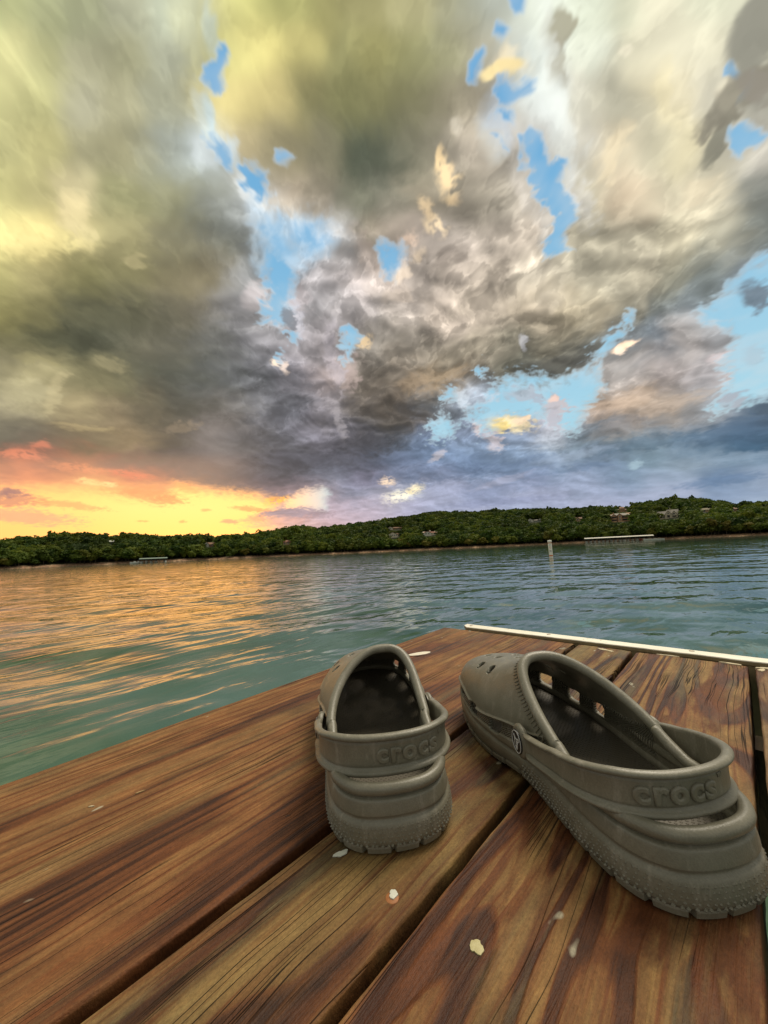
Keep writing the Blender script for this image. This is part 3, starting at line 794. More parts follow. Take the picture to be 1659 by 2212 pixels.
house('house', 'small brown house half hidden in trees right of the golden water', 609, 632, 1177, [(0, 1, 0, 8, 3.0, 5.0, 'x')], [(.25, 1.9, 1.3, 1.2, 0), (.6, 1.9, 1.3, 1.2, 0)], 'tan_base', 'red_roof', clear=14)
house('house', 'cream house with brown roof and a row of tall windows, low on the slope', 838, 866, 1162, [(0, .78, 0, 9, 4.2, 7.2, 'y'), (.5, 1, 3, 8, 3.6, 5.8, 'x')],
      [(.10, 3.4, 1.0, 1.6, 0), (.23, 3.4, 1.0, 1.6, 0), (.37, 3.4, 1.0, 1.6, 0), (.51, 3.4, 1.0, 1.6, 0), (.65, 3.4, 1.0, 1.6, 0)], 'cream_wall', 'brown_roof', clear=24)
house('house', 'small house with two little roofs above the cream house with tall windows', 838, 870, 1144, [(.0, .35, 0, 6, 2.6, 4.4, 'y', 'cream_wall', 'brown_roof'), (.35, 1, 1, 6, 2.3, 3.4, 'x')], [(.17, 1.7, 1, 1, 0), (.7, 1.4, 1, 1, 1)], 'brown_wall', 'brown_roof', clear=16)
e_, W_ = house('house', 'white fronted house with broad reddish brown roof and a white dish on top', 911, 945, 1157, [(.0, 1, 0, 9, 3.4, 5.4, 'hip', 'cream_wall', 'red_roof'), (.12, .62, -1.5, 6, 3.2, 5.4, 'y', 'white_trim', 'red_roof')],
      [(.28, 2.4, 1.4, 1.3, -1.5), (.45, 2.4, 1.4, 1.3, -1.5), (.82, 2.2, 1.8, 1.2, 0)], 'cream_wall', 'red_roof', clear=24)
MB().lathe([(.1, 0), (.8, .15), (1.0, .7), (.8, 1.2), (.2, 1.5)], 12, 'Z', (.6, 3, 5.4)).build('dish', M_['white_trim'], e_, True)
house('house', 'pale house with two grey gables standing apart in the trees, mid slope', 1137, 1174, 1128, [(.05, .42, 0, 8, 2.8, 5.2, 'y'), (.65, 1, 3, 8, 2.6, 4.8, 'y'), (.3, .8, 2.5, 6, 2.4, 3.4, 'x', 'grey_wall', 'grey_roof')], [(.23, 2.2, 1.3, 1.3, 0), (.82, 2.2, 1.3, 1.3, 3)], 'white_trim', 'grey_roof', clear=18)
house('house', 'tan house with brown roof between the two grey gables and the lodge', 1239, 1262, 1126, [(0, 1, 0, 8, 3.0, 4.8, 'x'), (.2, .6, -1, 6, 3.0, 5.0, 'y')], [(.4, 2.0, 1.6, 1.3, -1), (.85, 1.8, 1.3, 1.2, 0)], 'tan_base', 'brown_roof', clear=18)
house('lodge', 'large brown two storey lodge with dark porches and a stone base', 1316, 1365, 1127,
      [(0, 1, 2, 12, 7.2, 10.2, 'hip'), (.12, .36, 0, 6, 7.0, 9.0, 'y'), (.40, .58, -1.5, 6, 7.6, 9.2, 'y'), (.84, 1, 1, 6, 6.2, 8.4, 'hip')],
      [(.24, 5.4, 4.6, 1.9, 0, 'open'), (.24, 2.0, 4.6, 1.7, 0, 'open'), (.70, 5.3, 4.8, 1.7, 2, 'open'), (.70, 2.2, 4.8, 1.7, 2, 'open'), (.49, 5.6, 1.5, 1.4, -1.5), (.49, 2.4, 1.3, 1.3, -1.5), (.92, 4.4, 1.4, 1.3, 1), (.05, 3.0, 1.2, 1.6, 2)],
      'brown_wall', 'grey_roof', extras=[('stone_base', 'tan_base', (.06, .34, -1.2, 2, -7, .5)), ('stone_base', 'tan_base', (.38, .66, -2.2, 2, -7, .3)), ('chimney', 'brown_wall', (.20, .23, 6, 7.2, 8, 11.5))], clear=40)
house('cupola_house', 'small house with a square brown turret just behind and above the lodge', 1328, 1362, 1105, [(.0, 1, 0, 7, 2.4, 3.6, 'hip'), (.32, .62, 1, 5, 4.4, 6.6, 'hip')], [(.12, 1.5, 1.2, 1, 0), (.25, 1.5, 1.2, 1, 0), (.75, 1.5, 1.2, 1, 0), (.9, 1.5, 1.2, 1, 0)], 'brown_wall', 'brown_roof', clear=14)
house('mansion', 'long grey stone mansion with several cream gables high on the right ridge', 1417, 1475, 1120,
      [(.0, .46, 2, 10, 3.4, 8.0, 'x'), (.34, .62, 0, 7, 4.2, 8.4, 'y'), (.58, .82, .4, 7, 4.0, 7.6, 'y'), (.45, .85, 4, 10, 4.5, 9.4, 'x'), (.80, 1, 2, 7, 3.2, 5.4, 'x'), (.93, 1.0, 1, 5, 4, 6.5, 'y')],
      [(.48, 2.2, 2.2, 2.6, 0, 'open'), (.48, 5.4, 1.3, 1.0, 0), (.69, 4.6, 1.6, 1.2, .4), (.69, 2.0, 3.8, 1.5, .4, 'open'), (.2, 1.8, 2, 1.6, 2, 'open'), (.08, 1.8, 1.4, 1.4, 2), (.31, 1.8, 1.4, 1.4, 2), (.86, 1.8, 2.6, 1.6, 2, 'open'), (.965, 2.2, 1.2, 1.4, 1)],
      'stone_wall', 'grey_roof', extras=[('chimney', 'stone_wall', (.55, .575, 8, 9.2, 8, 11.6))], clear=34)
house('house', 'small brown roofed house with a white gable near the right end of the ridge', 1575, 1601, 1104, [(.0, .4, 0, 7, 2.8, 5.0, 'y', 'white_trim', 'brown_roof'), (.3, 1, 1.5, 8, 2.4, 4.4, 'x')], [(.2, 2.0, 1.3, 1.2, 0), (.7, 1.5, 1.4, 1.1, 1.5)], 'tan_base', 'brown_roof', clear=16)
house('house', 'long low olive roofed house left of the white gabled one on the ridge', 1508, 1542, 1106, [(.0, .6, 0, 8, 2.4, 4.2, 'x'), (.5, 1, 1, 8, 2.2, 3.8, 'x')], [(.2, 1.4, 1.4, 1.1, 0), (.4, 1.4, 1.4, 1.1, 0), (.8, 1.4, 1.4, 1.1, 1)], 'tan_base', 'olive_roof', clear=14)
house('house', 'white gable end of a house peeping over the grey stone mansion', 1440, 1452, 1103, [(0, 1, 0, 7, 3.0, 5.4, 'y')], [(.5, 1.8, 1.2, 1.2, 0)], 'white_trim', 'olive_roof', clear=12)

# ----------------------------------------------------------------- BOAT DOCKS, BOATS, BUOY
m_white = simple('white_gelcoat', (.72, .70, .64), .35, (.60, .58, .52), 3.)
m_roofw = simple('dock_roof_metal', (.70, .66, .56), .45, (.50, .46, .38), .6)
m_roofg = simple('dock_roof_green', (.26, .34, .28), .5, (.18, .22, .18), .6)
m_post = simple('dock_timber', (.12, .09, .06), .9); m_red = simple('red_hull', (.40, .04, .03), .4); m_tan = simple('boat_canvas', (.34, .24, .16), .8); m_dk = simple('dark_tarp', (.05, .055, .06), .7)
def boat(fm, label, L=6.5, hull=m_white, cab=None, group=None):
    e = empty('boat', fm, label, 'boat', group)
    st_ = [(0, .92, .95), (.25, 1.0, 1.0), (.6, .95, 1.05), (.85, .55, 1.18), (1.0, .04, 1.3)]
    V = []; F = []
    for f, w_, h_ in st_:
        y = f*L-L/2; b2 = 1.15*w_
        V += [(-b2, y, h_), (-b2*.8, y, .1), (0, y, -.25+.3*f), (b2*.8, y, .1), (b2, y, h_)]
    for q in range(4):
        for s in range(4): F.append((q*5+s, q*5+s+1, (q+1)*5+s+1, (q+1)*5+s))
    F.append((0, 4, 3, 2, 1)); F += [(q*5, (q+1)*5, (q+1)*5+4, q*5+4) for q in range(4)]
    link('hull', mesh('hull', V, F, hull), e)
    MB().box(-.8, .8, -L*.12, L*.12, 1.0, 1.75).build('cabin', cab or m_white, e)
    MB().box(-.7, .7, L*.12, L*.125+.05, 1.02, 1.6).build('windshield', m_glass, e)
    return e
def covered_dock(label, xa, xb, dist, roof_m, posts, turn, rh=4.2, group='covered boat docks'):
    a = bearing((xa+xb)/2)[0]; mpx = dist*math.cos(R(a))**2/815; W = (xb-xa)*mpx; Dp = 11.
    e = empty('covered_boat_dock', frame_at(a, dist, 0, turn), label, 'boat dock', group)
    mb = MB()
    for s in (-1, 1):
        P = [(s*Dp/2, rh-.9), (0, rh), (0, rh+.12), (s*Dp/2, rh-.62)]
        mb.add([(-W/2, p[0], p[1]) for p in P]+[(W/2, p[0], p[1]) for p in P], [(0, 1, 2, 3), (7, 6, 5, 4), (0, 4, 5, 1), (1, 5, 6, 2), (2, 6, 7, 3), (3, 7, 4, 0)])
    mb.build('roof', roof_m, e)
    for q in range(posts):
        x = -W/2+.2+(W-.4)*q/(posts-1)
        for y in (-Dp/2+.3, Dp/2-.3): MB().box(x-.09, x+.09, y-.09, y+.09, -.3, rh-.75).build('post', m_post, e)
    MB().box(-W/2, W/2, Dp/2-1.4, Dp/2, .15, .45).build('walkway', m_post, e)
    for q in range(0, posts, 2):
        x = -W/2+.2+(W-.4)*q/(posts-1); MB().box(x-.4, x+.4, -Dp/2, Dp/2-1.4, .15, .42).build('finger_pier', m_post, e)
    return e, W, a
def moor(e, W, n, label, group, skip=()):
    for q in range(n):
        if q in skip: continue
        x = -W/2+W*(q+.5)/n
        boat(e.matrix_world @ Matrix.Translation((x, -1.2+random.uniform(-.6, .6), 0)) @ Matrix.Rotation(R(180+random.uniform(-3, 3)), 4, 'Z'), label, random.uniform(5.2, 6.6), m_white, random.choice([m_white, m_tan, m_dk]), group)
bpy.context.view_layer.update()
G1 = 'boats moored under the pale roofed docks'
e1, W1, a1 = covered_dock('longer of the two pale roofed boat docks on the right shore', 1262, 1352, 372, m_roofw, 11, 5)
bpy.context.view_layer.update(); moor(e1, W1, 10, 'small white boat in a slip under the pale dock roof on the right shore', G1)
e2, W2, a2 = covered_dock('shorter pale roofed boat dock at the right end of the row', 1341, 1411, 384, m_roofw, 8, 4, 4.3)
bpy.context.view_layer.update(); moor(e2, W2, 7, 'small white boat in a slip under the pale dock roof on the right shore', G1, skip=(4,))
boat(e2.matrix_world @ Matrix.Translation((W2*.10, -1.2, 0)) @ Matrix.Rotation(R(176), 4, 'Z'), 'red boat in a slip under the shorter pale roofed dock', 6.2, m_red, m_red)
for x_, L_, lb in ((1404, 9, 'long white pontoon boat lying just right of the pale roofed docks'), (1424, 7, 'white boat with a tan cover beyond the pontoon boat, right of the docks')):
    a = bearing(x_)[0]; boat(frame_at(a, 378, 0, 88), lb, L_, m_white, m_tan)
e3, W3, a3 = covered_dock('green roofed boat dock on the left shore above the golden water', 302, 362, 368, m_roofg, 8, -3, 3.9)
bpy.context.view_layer.update(); moor(e3, W3, 6, 'pale boat in a slip under the green roofed dock', 'boats moored under the green roofed dock', skip=(4,))
for x_, L_, lb in ((291, 6.5, 'white boat left of the green roofed dock, farther from it'), (299, 4.5, 'short white boat touching the left end of the green roofed dock')):
    a = bearing(x_)[0]; boat(frame_at(a, 366, 0, 90), lb, L_, m_white, m_white)
# buoy
ab = bearing(1188)[0]; DB = DECK_Z+CAM_H; DB = DB/((1203.6-(1228-.0452*1188))/815)/math.cos(R(0)) ; DB = DB/math.cos(R(ab))*.985
by = empty('buoy', frame_at(ab, DB, 0, 0) @ Matrix.Rotation(R(-1.0), 4, 'Y'), 'white regulatory buoy with orange bands standing upright in the open water', 'buoy')
m_bw = simple('buoy_white', (.90, .86, .77), .45, (.80, .74, .64), 12.); m_bo = simple('buoy_orange', (.70, .16, .03), .5); m_bk = simple('buoy_print', (.03, .03, .03), .6)
rb = .105; hb = 1.03
MB().lathe([(.03, -.5), (rb*1.02, -.45), (rb*1.02, .02), (rb, .06), (rb, hb-.16), (rb*.96, hb-.14)], 28).build('body', m_bw, by, True)
MB().lathe([(rb*.96, hb-.14), (rb*1.1, hb-.12), (rb*1.12, hb-.04), (rb*1.0, hb-.008), (rb*.6, hb), (.01, hb+.002)], 28).build('cap', m_bw, by, True)
for z0, z1 in ((hb-.19, hb-.15), (.08, .15)):
    MB().lathe([(rb+.001, z0), (rb+.004, z0+.004), (rb+.004, z1-.004), (rb+.001, z1)], 28).build('orange_band', m_bo, by, True)
def curved_patch(pts, mat, nm, ang=0):
    V = []; F = []
    for r_ in (rb+.001, rb+.004):
        for (x, z) in pts:
            q = x/rb+ang-math.pi/2; V.append((r_*math.cos(q), r_*math.sin(q), z))
    n = len(pts); F = [tuple(range(n, 2*n))]+[(i, (i+1) % n, (i+1) % n+n, i+n) for i in range(n)]
    return link(nm, mesh(nm, V, F, mat), by)
zc_ = .60
for p in ([(-.06, 0), (0, .085), (0, .062), (-.043, 0)], [(0, .085), (.06, 0), (.043, 0), (0, .062)], [(.06, 0), (0, -.085), (0, -.062), (.043, 0)], [(0, -.085), (-.06, 0), (-.043, 0), (0, -.062)]):
    curved_patch([(x, z+zc_) for x, z in p], m_bo, 'orange_mark')
for z in (.745, .42, .36):
    for x in (-.045, -.015, .02, .048): curved_patch([(x-.009, z-.018), (x+.009, z-.018), (x+.009, z+.018), (x-.009, z+.018)], m_bk, 'dark_mark')
for z in (.30,): curved_patch([(-.05, z), (.05, z), (.05, z+.012), (-.05, z+.012)], m_bk, 'dark_mark')

# ----------------------------------------------------------------- WOODS
def put_tree(a, d, w_, h_, conif=False, lab=None, grp=None, name='tree', lift=.22, vi=None):
    z = float(ground_h(np.float64(a), np.float64(d))); p = ground_dir(a)*d
    me, tk = variants[8 if conif else (random.randrange(8) if vi is None else vi)]
    e = empty(name, Matrix.Translation((p[0], p[1], z)), lab, 'tree', grp)
    sc_ = (w_/.75, w_/.75, h_/1.0); e.rotation_euler.z = random.random()*6.28
    c = link('crown', me, e); c.scale = sc_; c.location.z = h_*lift
    tkk = link('trunk', tk, e); tkk.scale = sc_; tkk.location.z = h_*lift
    return e
n_t = 0
shore_lab = [(-60, -24, 'leafy tree at the water edge of the left shore beside the golden water', 'trees along the left shore'),
             (-24, 8, 'light green tree at the water edge in the middle of the far shore', 'trees along the middle of the far shore'),
             (8, 60, 'leafy green tree near the water on the right half of the far shore', 'trees along the right half of the far shore')]
a = -56.
while a < 56 and n_t < 285:
    for lab_a, lab_b, lb, gp in shore_lab:
        if lab_a <= a < lab_b: break
    dd = random.uniform(3.5, 16); d = shore_d(a)+dd
    if abs(a-bearing(385)[0]) < 1.4 and dd < 22: a += .45; continue
    sz_ = random.choice([.6, .8, 1, 1, 1.15]); 
    th_ = random.uniform(6.5, 10)*sz_; hr_ = headroom(a, float(d))
    if th_*1.2 > hr_: th_ = max(hr_/1.2, 0)
    if not blocked(a, d) and th_ > 2.5: put_tree(a, float(d), min(random.uniform(5.5, 8.5)*sz_, th_*1.3), th_, False, lb, gp); n_t += 1
    a += random.uniform(.25, .55)
cx_ = on_slope(1184, 1112); put_tree(cx_[0], cx_[1]+10, 9, 17, True, 'tall pointed tree rising above the ridge line, right of the middle', None, 'conifer_tree'); n_t += 1
cx_ = on_slope(1402, 1100); 
# everything behind: one mass of crowns
BV = []; BF = []; BT = []; nv = 0
lows = []
for vi in range(6):
    r = np.random.RandomState(300+vi); V1, F1 = crown_pts(r, 230, 7); V2, F2 = core(r); V1 = V1
    c_ = V1.reshape(-1, 4, 3); ce = c_.mean(1, keepdims=True); V1 = (ce+(c_-ce)*1.15).reshape(-1, 3)
    lows.append((np.concatenate([V1, V2]), np.concatenate([F1, F2+len(V1)])))
r = np.random.RandomState(77)
cells = {}
tries = 0; cnt = 0
for _ in range(60000):
    a = r.uniform(-60, 60); s0 = shore_d(a); s1 = ridge_d(a)+45; d = math.sqrt(r.uniform((s0+11)**2, s1**2))
    p = ground_dir(a)*d; key = (int(p[0]//5.6), int(p[1]//5.6))
    if key in cells or blocked(a, d): continue
    hgt = r.uniform(9, 13.5)*(1 if r.rand() < .9 else 1.2); wd = r.uniform(6.5, 13.5)
    hr_ = headroom(a, d); cells[key] = 1
    if hgt > hr_:
        hgt = hr_*r.uniform(.75, 1.0); wd = min(wd, hgt*1.4+1)
        if hgt < 2: continue
    cnt += 1
    z = float(ground_h(np.float64(a), np.float64(d)))
    Vv, Ff = lows[r.randint(6)]; an = r.rand()*6.28; ca, sa = math.cos(an), math.sin(an); sx_ = wd/.75
    Q = np.empty_like(Vv); Q[:, 0] = (Vv[:, 0]*ca-Vv[:, 1]*sa)*sx_+p[0]; Q[:, 1] = (Vv[:, 0]*sa+Vv[:, 1]*ca)*sx_+p[1]; Q[:, 2] = Vv[:, 2]*hgt+z
    BV.append(Q); BF.append(Ff+nv); nv += len(Q); BT.append(np.full(len(Ff), .02+.98*r.rand()))
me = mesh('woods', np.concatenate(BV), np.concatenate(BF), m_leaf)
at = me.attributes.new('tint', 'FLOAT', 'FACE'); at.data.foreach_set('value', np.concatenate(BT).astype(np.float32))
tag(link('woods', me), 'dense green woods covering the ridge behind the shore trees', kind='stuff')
print('trees', n_t, 'wood', cnt, len(me.polygons))
# low brush and stones on the bank
SV = []; SF = []; nv = 0
for _ in range(900):
    a = r.uniform(-58, 58); d = shore_d(a)+r.uniform(-.3, 7); p = ground_dir(a)*d; z = float(ground_h(np.float64(a), np.float64(d))); s = r.uniform(.25, .8)
    V1 = np.array([(-1, -1, -.4), (1, -1, -.4), (1, 1, -.4), (-1, 1, -.4), (-.6, -.5, .5), (.5, -.7, .6), (.7, .5, .45), (-.5, .6, .55)])*s*(.8+.5*r.rand(8, 3))
    SV.append(V1+[p[0], p[1], z]); SF.append(np.array([(4, 5, 6, 7), (0, 1, 5, 4), (1, 2, 6, 5), (2, 3, 7, 6), (3, 0, 4, 7)])+nv); nv += 8
tag(link('shore_stones', mesh('shore_stones', np.concatenate(SV), np.concatenate(SF), simple('bank_stone', (.34, .22, .14), .9, (.18, .10, .06), .5))), 'scattered stones along the bare bank of the far shore', kind='stuff')
# ----------------------------------------------------------------- WOOD
def wood(name, seed, c_lo, c_mid, c_hi, rings=7., green=.3, streak=1., xs=9., dark=.5, wear=.3, lines=0):
    m, t, b = nmat(name); k = NB(t); oc = k.n('TexCoord').outputs['Object']
    sh = (seed*3.7, seed*1.3, seed*.7)
    w1 = k.noise(k.map(oc, (8, 3.2, 2), sh), 1., 3, .5)                     # slow wander of the grain
    sx = k.n('SeparateXYZ'); t.links.new(oc, sx.inputs[0])
    g = k.noise(k.map(oc, (xs, 1.5, 3), sh), 1., 2, .45, .25)               # flat-sawn figure: contours of a slow field
    ring = k.math('SINE', k.math('MULTIPLY', k.math('ADD', g, k.math('MULTIPLY', w1, .12)), rings*6.283))
    ring = k.math('MULTIPLY_ADD', ring, .5, .5)
    ring = k.ramp(ring, [(.14, 0.), (.34, .78), (1., 1.)])
    xw = k.math('ADD', k.math('MULTIPLY', sx.outputs[0], 1.), k.math('MULTIPLY', w1, .035))
    cb_ = k.n('CombineXYZ'); t.links.new(xw, cb_.inputs[0]); t.links.new(sx.outputs[1], cb_.inputs[1]); t.links.new(sx.outputs[2], cb_.inputs[2])
    st1 = k.noise(k.map(cb_.outputs[0], (110, 3.2, 20), sh), 1., 4, .6)
    st2 = k.noise(k.map(cb_.outputs[0], (420, 9, 60), sh), 1., 3, .6)
    v = k.math('ADD', k.math('MULTIPLY', ring, (.24 if lines else .36)), k.math('ADD', k.math('MULTIPLY', st1, .62*streak), k.math('MULTIPLY', st2, .28)))
    v = k.math('SUBTRACT', v, .06 if lines else .135)
    if lines:
        lw = k.noise(k.map(oc, (26, 1.6, 3), sh), 1., 3, .5)
        ls = k.math('SINE', k.math('MULTIPLY', k.math('ADD', xw, k.math('MULTIPLY', lw, .030)), lines*6.283))
        ls = k.ramp(k.math('MULTIPLY_ADD', ls, .5, .5), [(.0, 0.), (.34, .85), (1., 1.)])
        la = k.ramp(k.noise(k.map(oc, (34, 2.4, 3), (sh[2], 3, sh[0])), 1., 3, .5), [(.35, 0.), (.6, 1.)])
        v = k.math('SUBTRACT', v, k.math('MULTIPLY', k.math('SUBTRACT', 1., ls), k.math('MULTIPLY', la, .24)))
    fl_ = k.noise(k.map(cb_.outputs[0], (240, 4.5, 30), (sh[1], sh[2], 3)), 1., 2, .5)
    v = k.math('SUBTRACT', v, k.math('MULTIPLY', k.ramp(fl_, [(.56, 0.), (.66, 1.)]), .13))
    colr = k.ramp(v, [(.20, c_lo), (.45, c_mid), (.74, c_hi)])
    # red stain left in patches, pale weathering and green algae tint
    pt = k.noise(k.map(oc, (22, 4.5, 4), (sh[1], sh[2], 1)), 1., 5, .65, .4)
    colr = k.mix(k.math('MULTIPLY', k.ramp(pt, [(.50, 0.), (.56, 1.)]), wear), colr, (.110, .034, .010, 1))
    gr = k.noise(k.map(oc, (26, 3.2, 4), (sh[2], 5, 1)), 1., 5, .65)
    colr = k.mix(k.math('MULTIPLY', k.ramp(gr, [(.50, 0.), (.60, 1.)]), green), colr, (.185, .145, .060, 1))
    # drying checks: thin dark lines along the grain
    ck = k.noise(k.map(cb_.outputs[0], (150, 1.5, 10), (sh[2], sh[0], 4)), 1., 2, .5)
    ckm = k.ramp(k.math('ABSOLUTE', k.math('SUBTRACT', ck, .5)), [(0., 1.), (.014, 0.)])
    ckb = k.ramp(k.noise(k.map(oc, (10, 3, 2), (7, sh[0], 2)), 1., 2), [(.50, 0.), (.58, 1.)])
    check = k.math('MULTIPLY', ckm, ckb)
    colr = k.mix(k.math('MULTIPLY', check, .85), colr, (.006, .003, .002, 1))
    # end grain splits get denser towards the board end
    # paint specks
    sp_ = k.noise(k.map(oc, (55, 26, 4), (1, 9, sh[0])), 1., 2, .5)
    colr = k.mix(k.math('MULTIPLY', k.ramp(sp_, [(.735, 0.), (.76, 1.)]), .8), colr, (.40, .36, .26, 1))
    mot = k.noise(k.map(oc, (60, 25, 8), sh), 1., 4, .65)
    colr = k.mix(.8, colr, k.ramp(mot, [(.3, .30), (.7, .70)]), 'OVERLAY')
    fi_ = k.noise(k.map(oc, (900, 500, 300), sh), 1., 3, .7)
    colr = k.mix(.55, colr, k.ramp(fi_, [(.3, .3), (.7, .7)]), 'OVERLAY')
    t.links.new(colr, b.inputs['Base Color'])
    t.links.new(k.ramp(v, [(.2, .58), (.8, .80)]), b.inputs['Roughness'])
    b.inputs['Specular IOR Level'].default_value = .28
    h = k.math('ADD', k.math('MULTIPLY', st1, .9), k.math('ADD', k.math('MULTIPLY', st2, .5), k.math('MULTIPLY', ring, .45)))
    h = k.math('SUBTRACT', h, k.math('MULTIPLY', check, 1.6)); h = k.math('ADD', h, k.math('MULTIPLY', fi_, .25))
    t.links.new(k.bump(h, 1., .0018), b.inputs['Normal'])
    return m
W1 = wood('stained_wood_red', 1, (.038, .0110, .0035), (.142, .048, .0140), (.255, .130, .045), 5., .3, 1., 5.5, lines=92)
W2 = wood('stained_wood_green', 2, (.030, .0100, .0032), (.118, .046, .0130), (.26, .175, .062), 7., .55, .8, 9., wear=.5, lines=0)
W3 = wood('stained_wood_swirl', 5, (.042, .0115, .0035), (.145, .050, .0145), (.29, .180, .064), 13., .4, .75, 11., wear=.9, lines=0)
W4 = wood('stained_wood_edge', 6, (.04, .016, .006), (.14, .070, .030), (.28, .19, .09), 7., .5, .9, 12.)
W5 = wood('joist_wood', 8, (.012, .006, .003), (.035, .018, .010), (.06, .035, .02), 7., .3, 1., 9.)

dock = empty('dock', DECK, 'weathered red-brown wooden dock with uneven boards and a white edge board', 'dock')
TH = .038
def plank(x0, x1, y0, y1, mat, sd_, rough_end=.004, dips=()):
    """board with rounded, worn edges; x across, y along, top at z=0"""
    W = x1-x0; r = .0022
    prof = [(-1, -TH), (-1, -r)]
    for q in range(1, 6): a = math.pi/2*q/6; prof.append((-1, -r+r*math.sin(a), r*(1-math.cos(a))))
    ny = int((y1-y0)/.0045); ys = np.linspace(y0, y1, ny)
    nx = max(8, int(W/.0045))
    xs_ = [0, 0]+[r*(1-math.cos(math.pi/2*q/5)) for q in range(1, 6)]+list(np.linspace(r, W-r, nx)[1:-1])+[W-r*(1-math.cos(math.pi/2*q/5)) for q in range(5, 0, -1)]+[W, W]
    zs_ = [-TH, -r]+[-r+r*math.sin(math.pi/2*q/5) for q in range(1, 6)]+[0]*(nx-2)+[-r+r*math.sin(math.pi/2*q/5) for q in range(5, 0, -1)]+[-r, -TH]
    xs_ = np.array(xs_); zs_ = np.array(zs_); X_, Y_ = np.meshgrid(xs_, ys); Z_ = np.tile(zs_, (ny, 1)).astype(float)
    eg = fbm(Y_*22+sd_*9, Y_*0+sd_, 4, 60)*.0010+fbm(Y_*4, Y_*0+sd_*3, 2, 61)*.0006
    side = np.where(X_ < W/2, 1-np.clip(X_/.012, 0, 1), -(1-np.clip((W-X_)/.012, 0, 1)))
    XX = X_+side*eg*np.where(X_ < W/2, 1, np.roll(np.ones(1), 0))
    top = sstep(-.012, -.0, Z_)
    Z_ = Z_+top*(fbm((X_+x0)*120+sd_, Y_*5, 4, 64)*.00055+fbm((X_+x0)*16, Y_*3+sd_, 3, 66)*.0004)
    Z_ -= top*.0006*(np.abs(X_/W-.5)*2)**3
    for (px, py, pr, pd) in dips:                       # dents round nail heads and knots
        Z_ -= top*pd*np.exp(-(((X_+x0-px)/pr)**2+((Y_-py)/(pr*1.3))**2))
    # worn far end
    e = sstep(y1-.006, y1, Y_); Z_ -= e*e*.003*top; YY = Y_+e*(fbm(X_*60+sd_, X_*0+3, 3, 68)*rough_end-.001)
    V = np.stack([XX+x0, YY, Z_], -1).reshape(-1, 3); n = len(xs_)
    i, j = np.meshgrid(np.arange(ny-1), np.arange(n-1), indexing='ij')
    F = np.stack([i*n+j, (i+1)*n+j, (i+1)*n+j+1, i*n+j+1], -1).reshape(-1, 4)[:, ::-1]
    xe = [tuple(range(n)), tuple(range((ny-1)*n+n-1, (ny-1)*n-1, -1))]
    bot = [(i*n, (i+1)*n, (i+1)*n+n-1, i*n+n-1) for i in range(ny-1)]
    me = mesh('plank', V, [tuple(f) for f in F.tolist()]+bot+[f for f in xe], mat, False)
    bm_ = me; me.polygons.foreach_set('use_smooth', np.array([True]*len(F)+[False]*(len(bot)+2)))
    return link('plank', me, dock)
NAIL1 = (-.1690, .1667); NAIL2 = (-.1178, .1736); KNOT = (-.4497, .5520); HOLE = (-.2785, .1657)
YE = .7545
p1 = plank(-.533, -.2458, -.75, YE, W1, 1, dips=[(KNOT[0], KNOT[1], .011, .0022), (HOLE[0], HOLE[1], .0028, .003), (-.300, .672, .003, .003), (-.4929, .1725, .003, .0015)])
p2 = plank(-.2376, -.1555, -.75, YE-.001, W2, 2, dips=[(*NAIL1, .0062, .0007)])
p3 = plank(-.1484, -.0135, -.75, YE-.003, W3, 3, dips=[(*NAIL2, .0060, .0006)])
p4 = plank(-.0062, .0800, .288, YE-.004, W4, 4)
tag(p1, 'wide straight grained red-brown board at the left edge'); tag(p2, 'narrow board with green weathering, second from the left')
tag(p3, 'board with swirling grain under the right clog'); tag(p4, 'narrow pale board at the right edge, its end flaked')
def blob(name, mat, parent, cx0, cy0, rx, ry, ang, z0, z1, seed, n=36, jag=.12):
    rr_ = np.random.RandomState(seed); ph = rr_.rand(4)*6.28
    V = []; 
    for s_, z in ((1., z0), (.97, z1), (.6, z1+(z1-z0)*.15)):
        for q in range(n):
            a = 2*math.pi*q/n; w_ = 1+jag*(math.sin(2*a+ph[0])*.5+math.sin(3*a+ph[1])*.4+math.sin(5*a+ph[2])*.35+math.sin(9*a+ph[3])*.25)
            x, y = rx*s_*w_*math.cos(a), ry*s_*w_*math.sin(a); V.append((cx0+x*math.cos(ang)-y*math.sin(ang), cy0+x*math.sin(ang)+y*math.cos(ang), z))
    F = [(i*n+q, i*n+(q+1) % n, (i+1)*n+(q+1) % n, (i+1)*n+q) for i in range(2) for q in range(n)]+[tuple(range(2*n, 3*n))]
    return link(name, mesh(name, V, F, mat, False), parent)
# nails
m_nail = simple('rust', (.42, .17, .05), .6, (.22, .07, .02), 300.); m_npaint = simple('old_white_paint', (.66, .66, .58), .55, (.50, .50, .40), 260., bump=.0002)
m_ny = simple('yellowed_paint', (.55, .50, .27), .5, (.36, .30, .12), 300., bump=.0002)
def nail(p, pos, r1, r2, m1, m2, off=(0, 0)):
    o = MB().lathe([(r1, -.004), (r1, -.0014), (r1*.96, -.0009), (r1*.85, -.0006), (r1*.3, -.0005), (.0001, -.0005)], 28).build('nail', m1, p, True, (pos[0], pos[1], .0))
    blob('nail_paint', m2, o, off[0], off[1], r2, r2*.92, pos[0]*9, -.001, .0001, int(abs(pos[0])*1e4), 24, .22)
nail(p2, NAIL1, .0042, .0028, m_nail, m_npaint, (-.0004, .0016)); nail(p3, NAIL2, .0041, .0036, m_ny, m_ny)
for x, y in ((-.215, -.02), (-.05, -.10)): nail(p3 if x > -.15 else p2, (x, y), .0041, .0034, m_nail, m_ny)
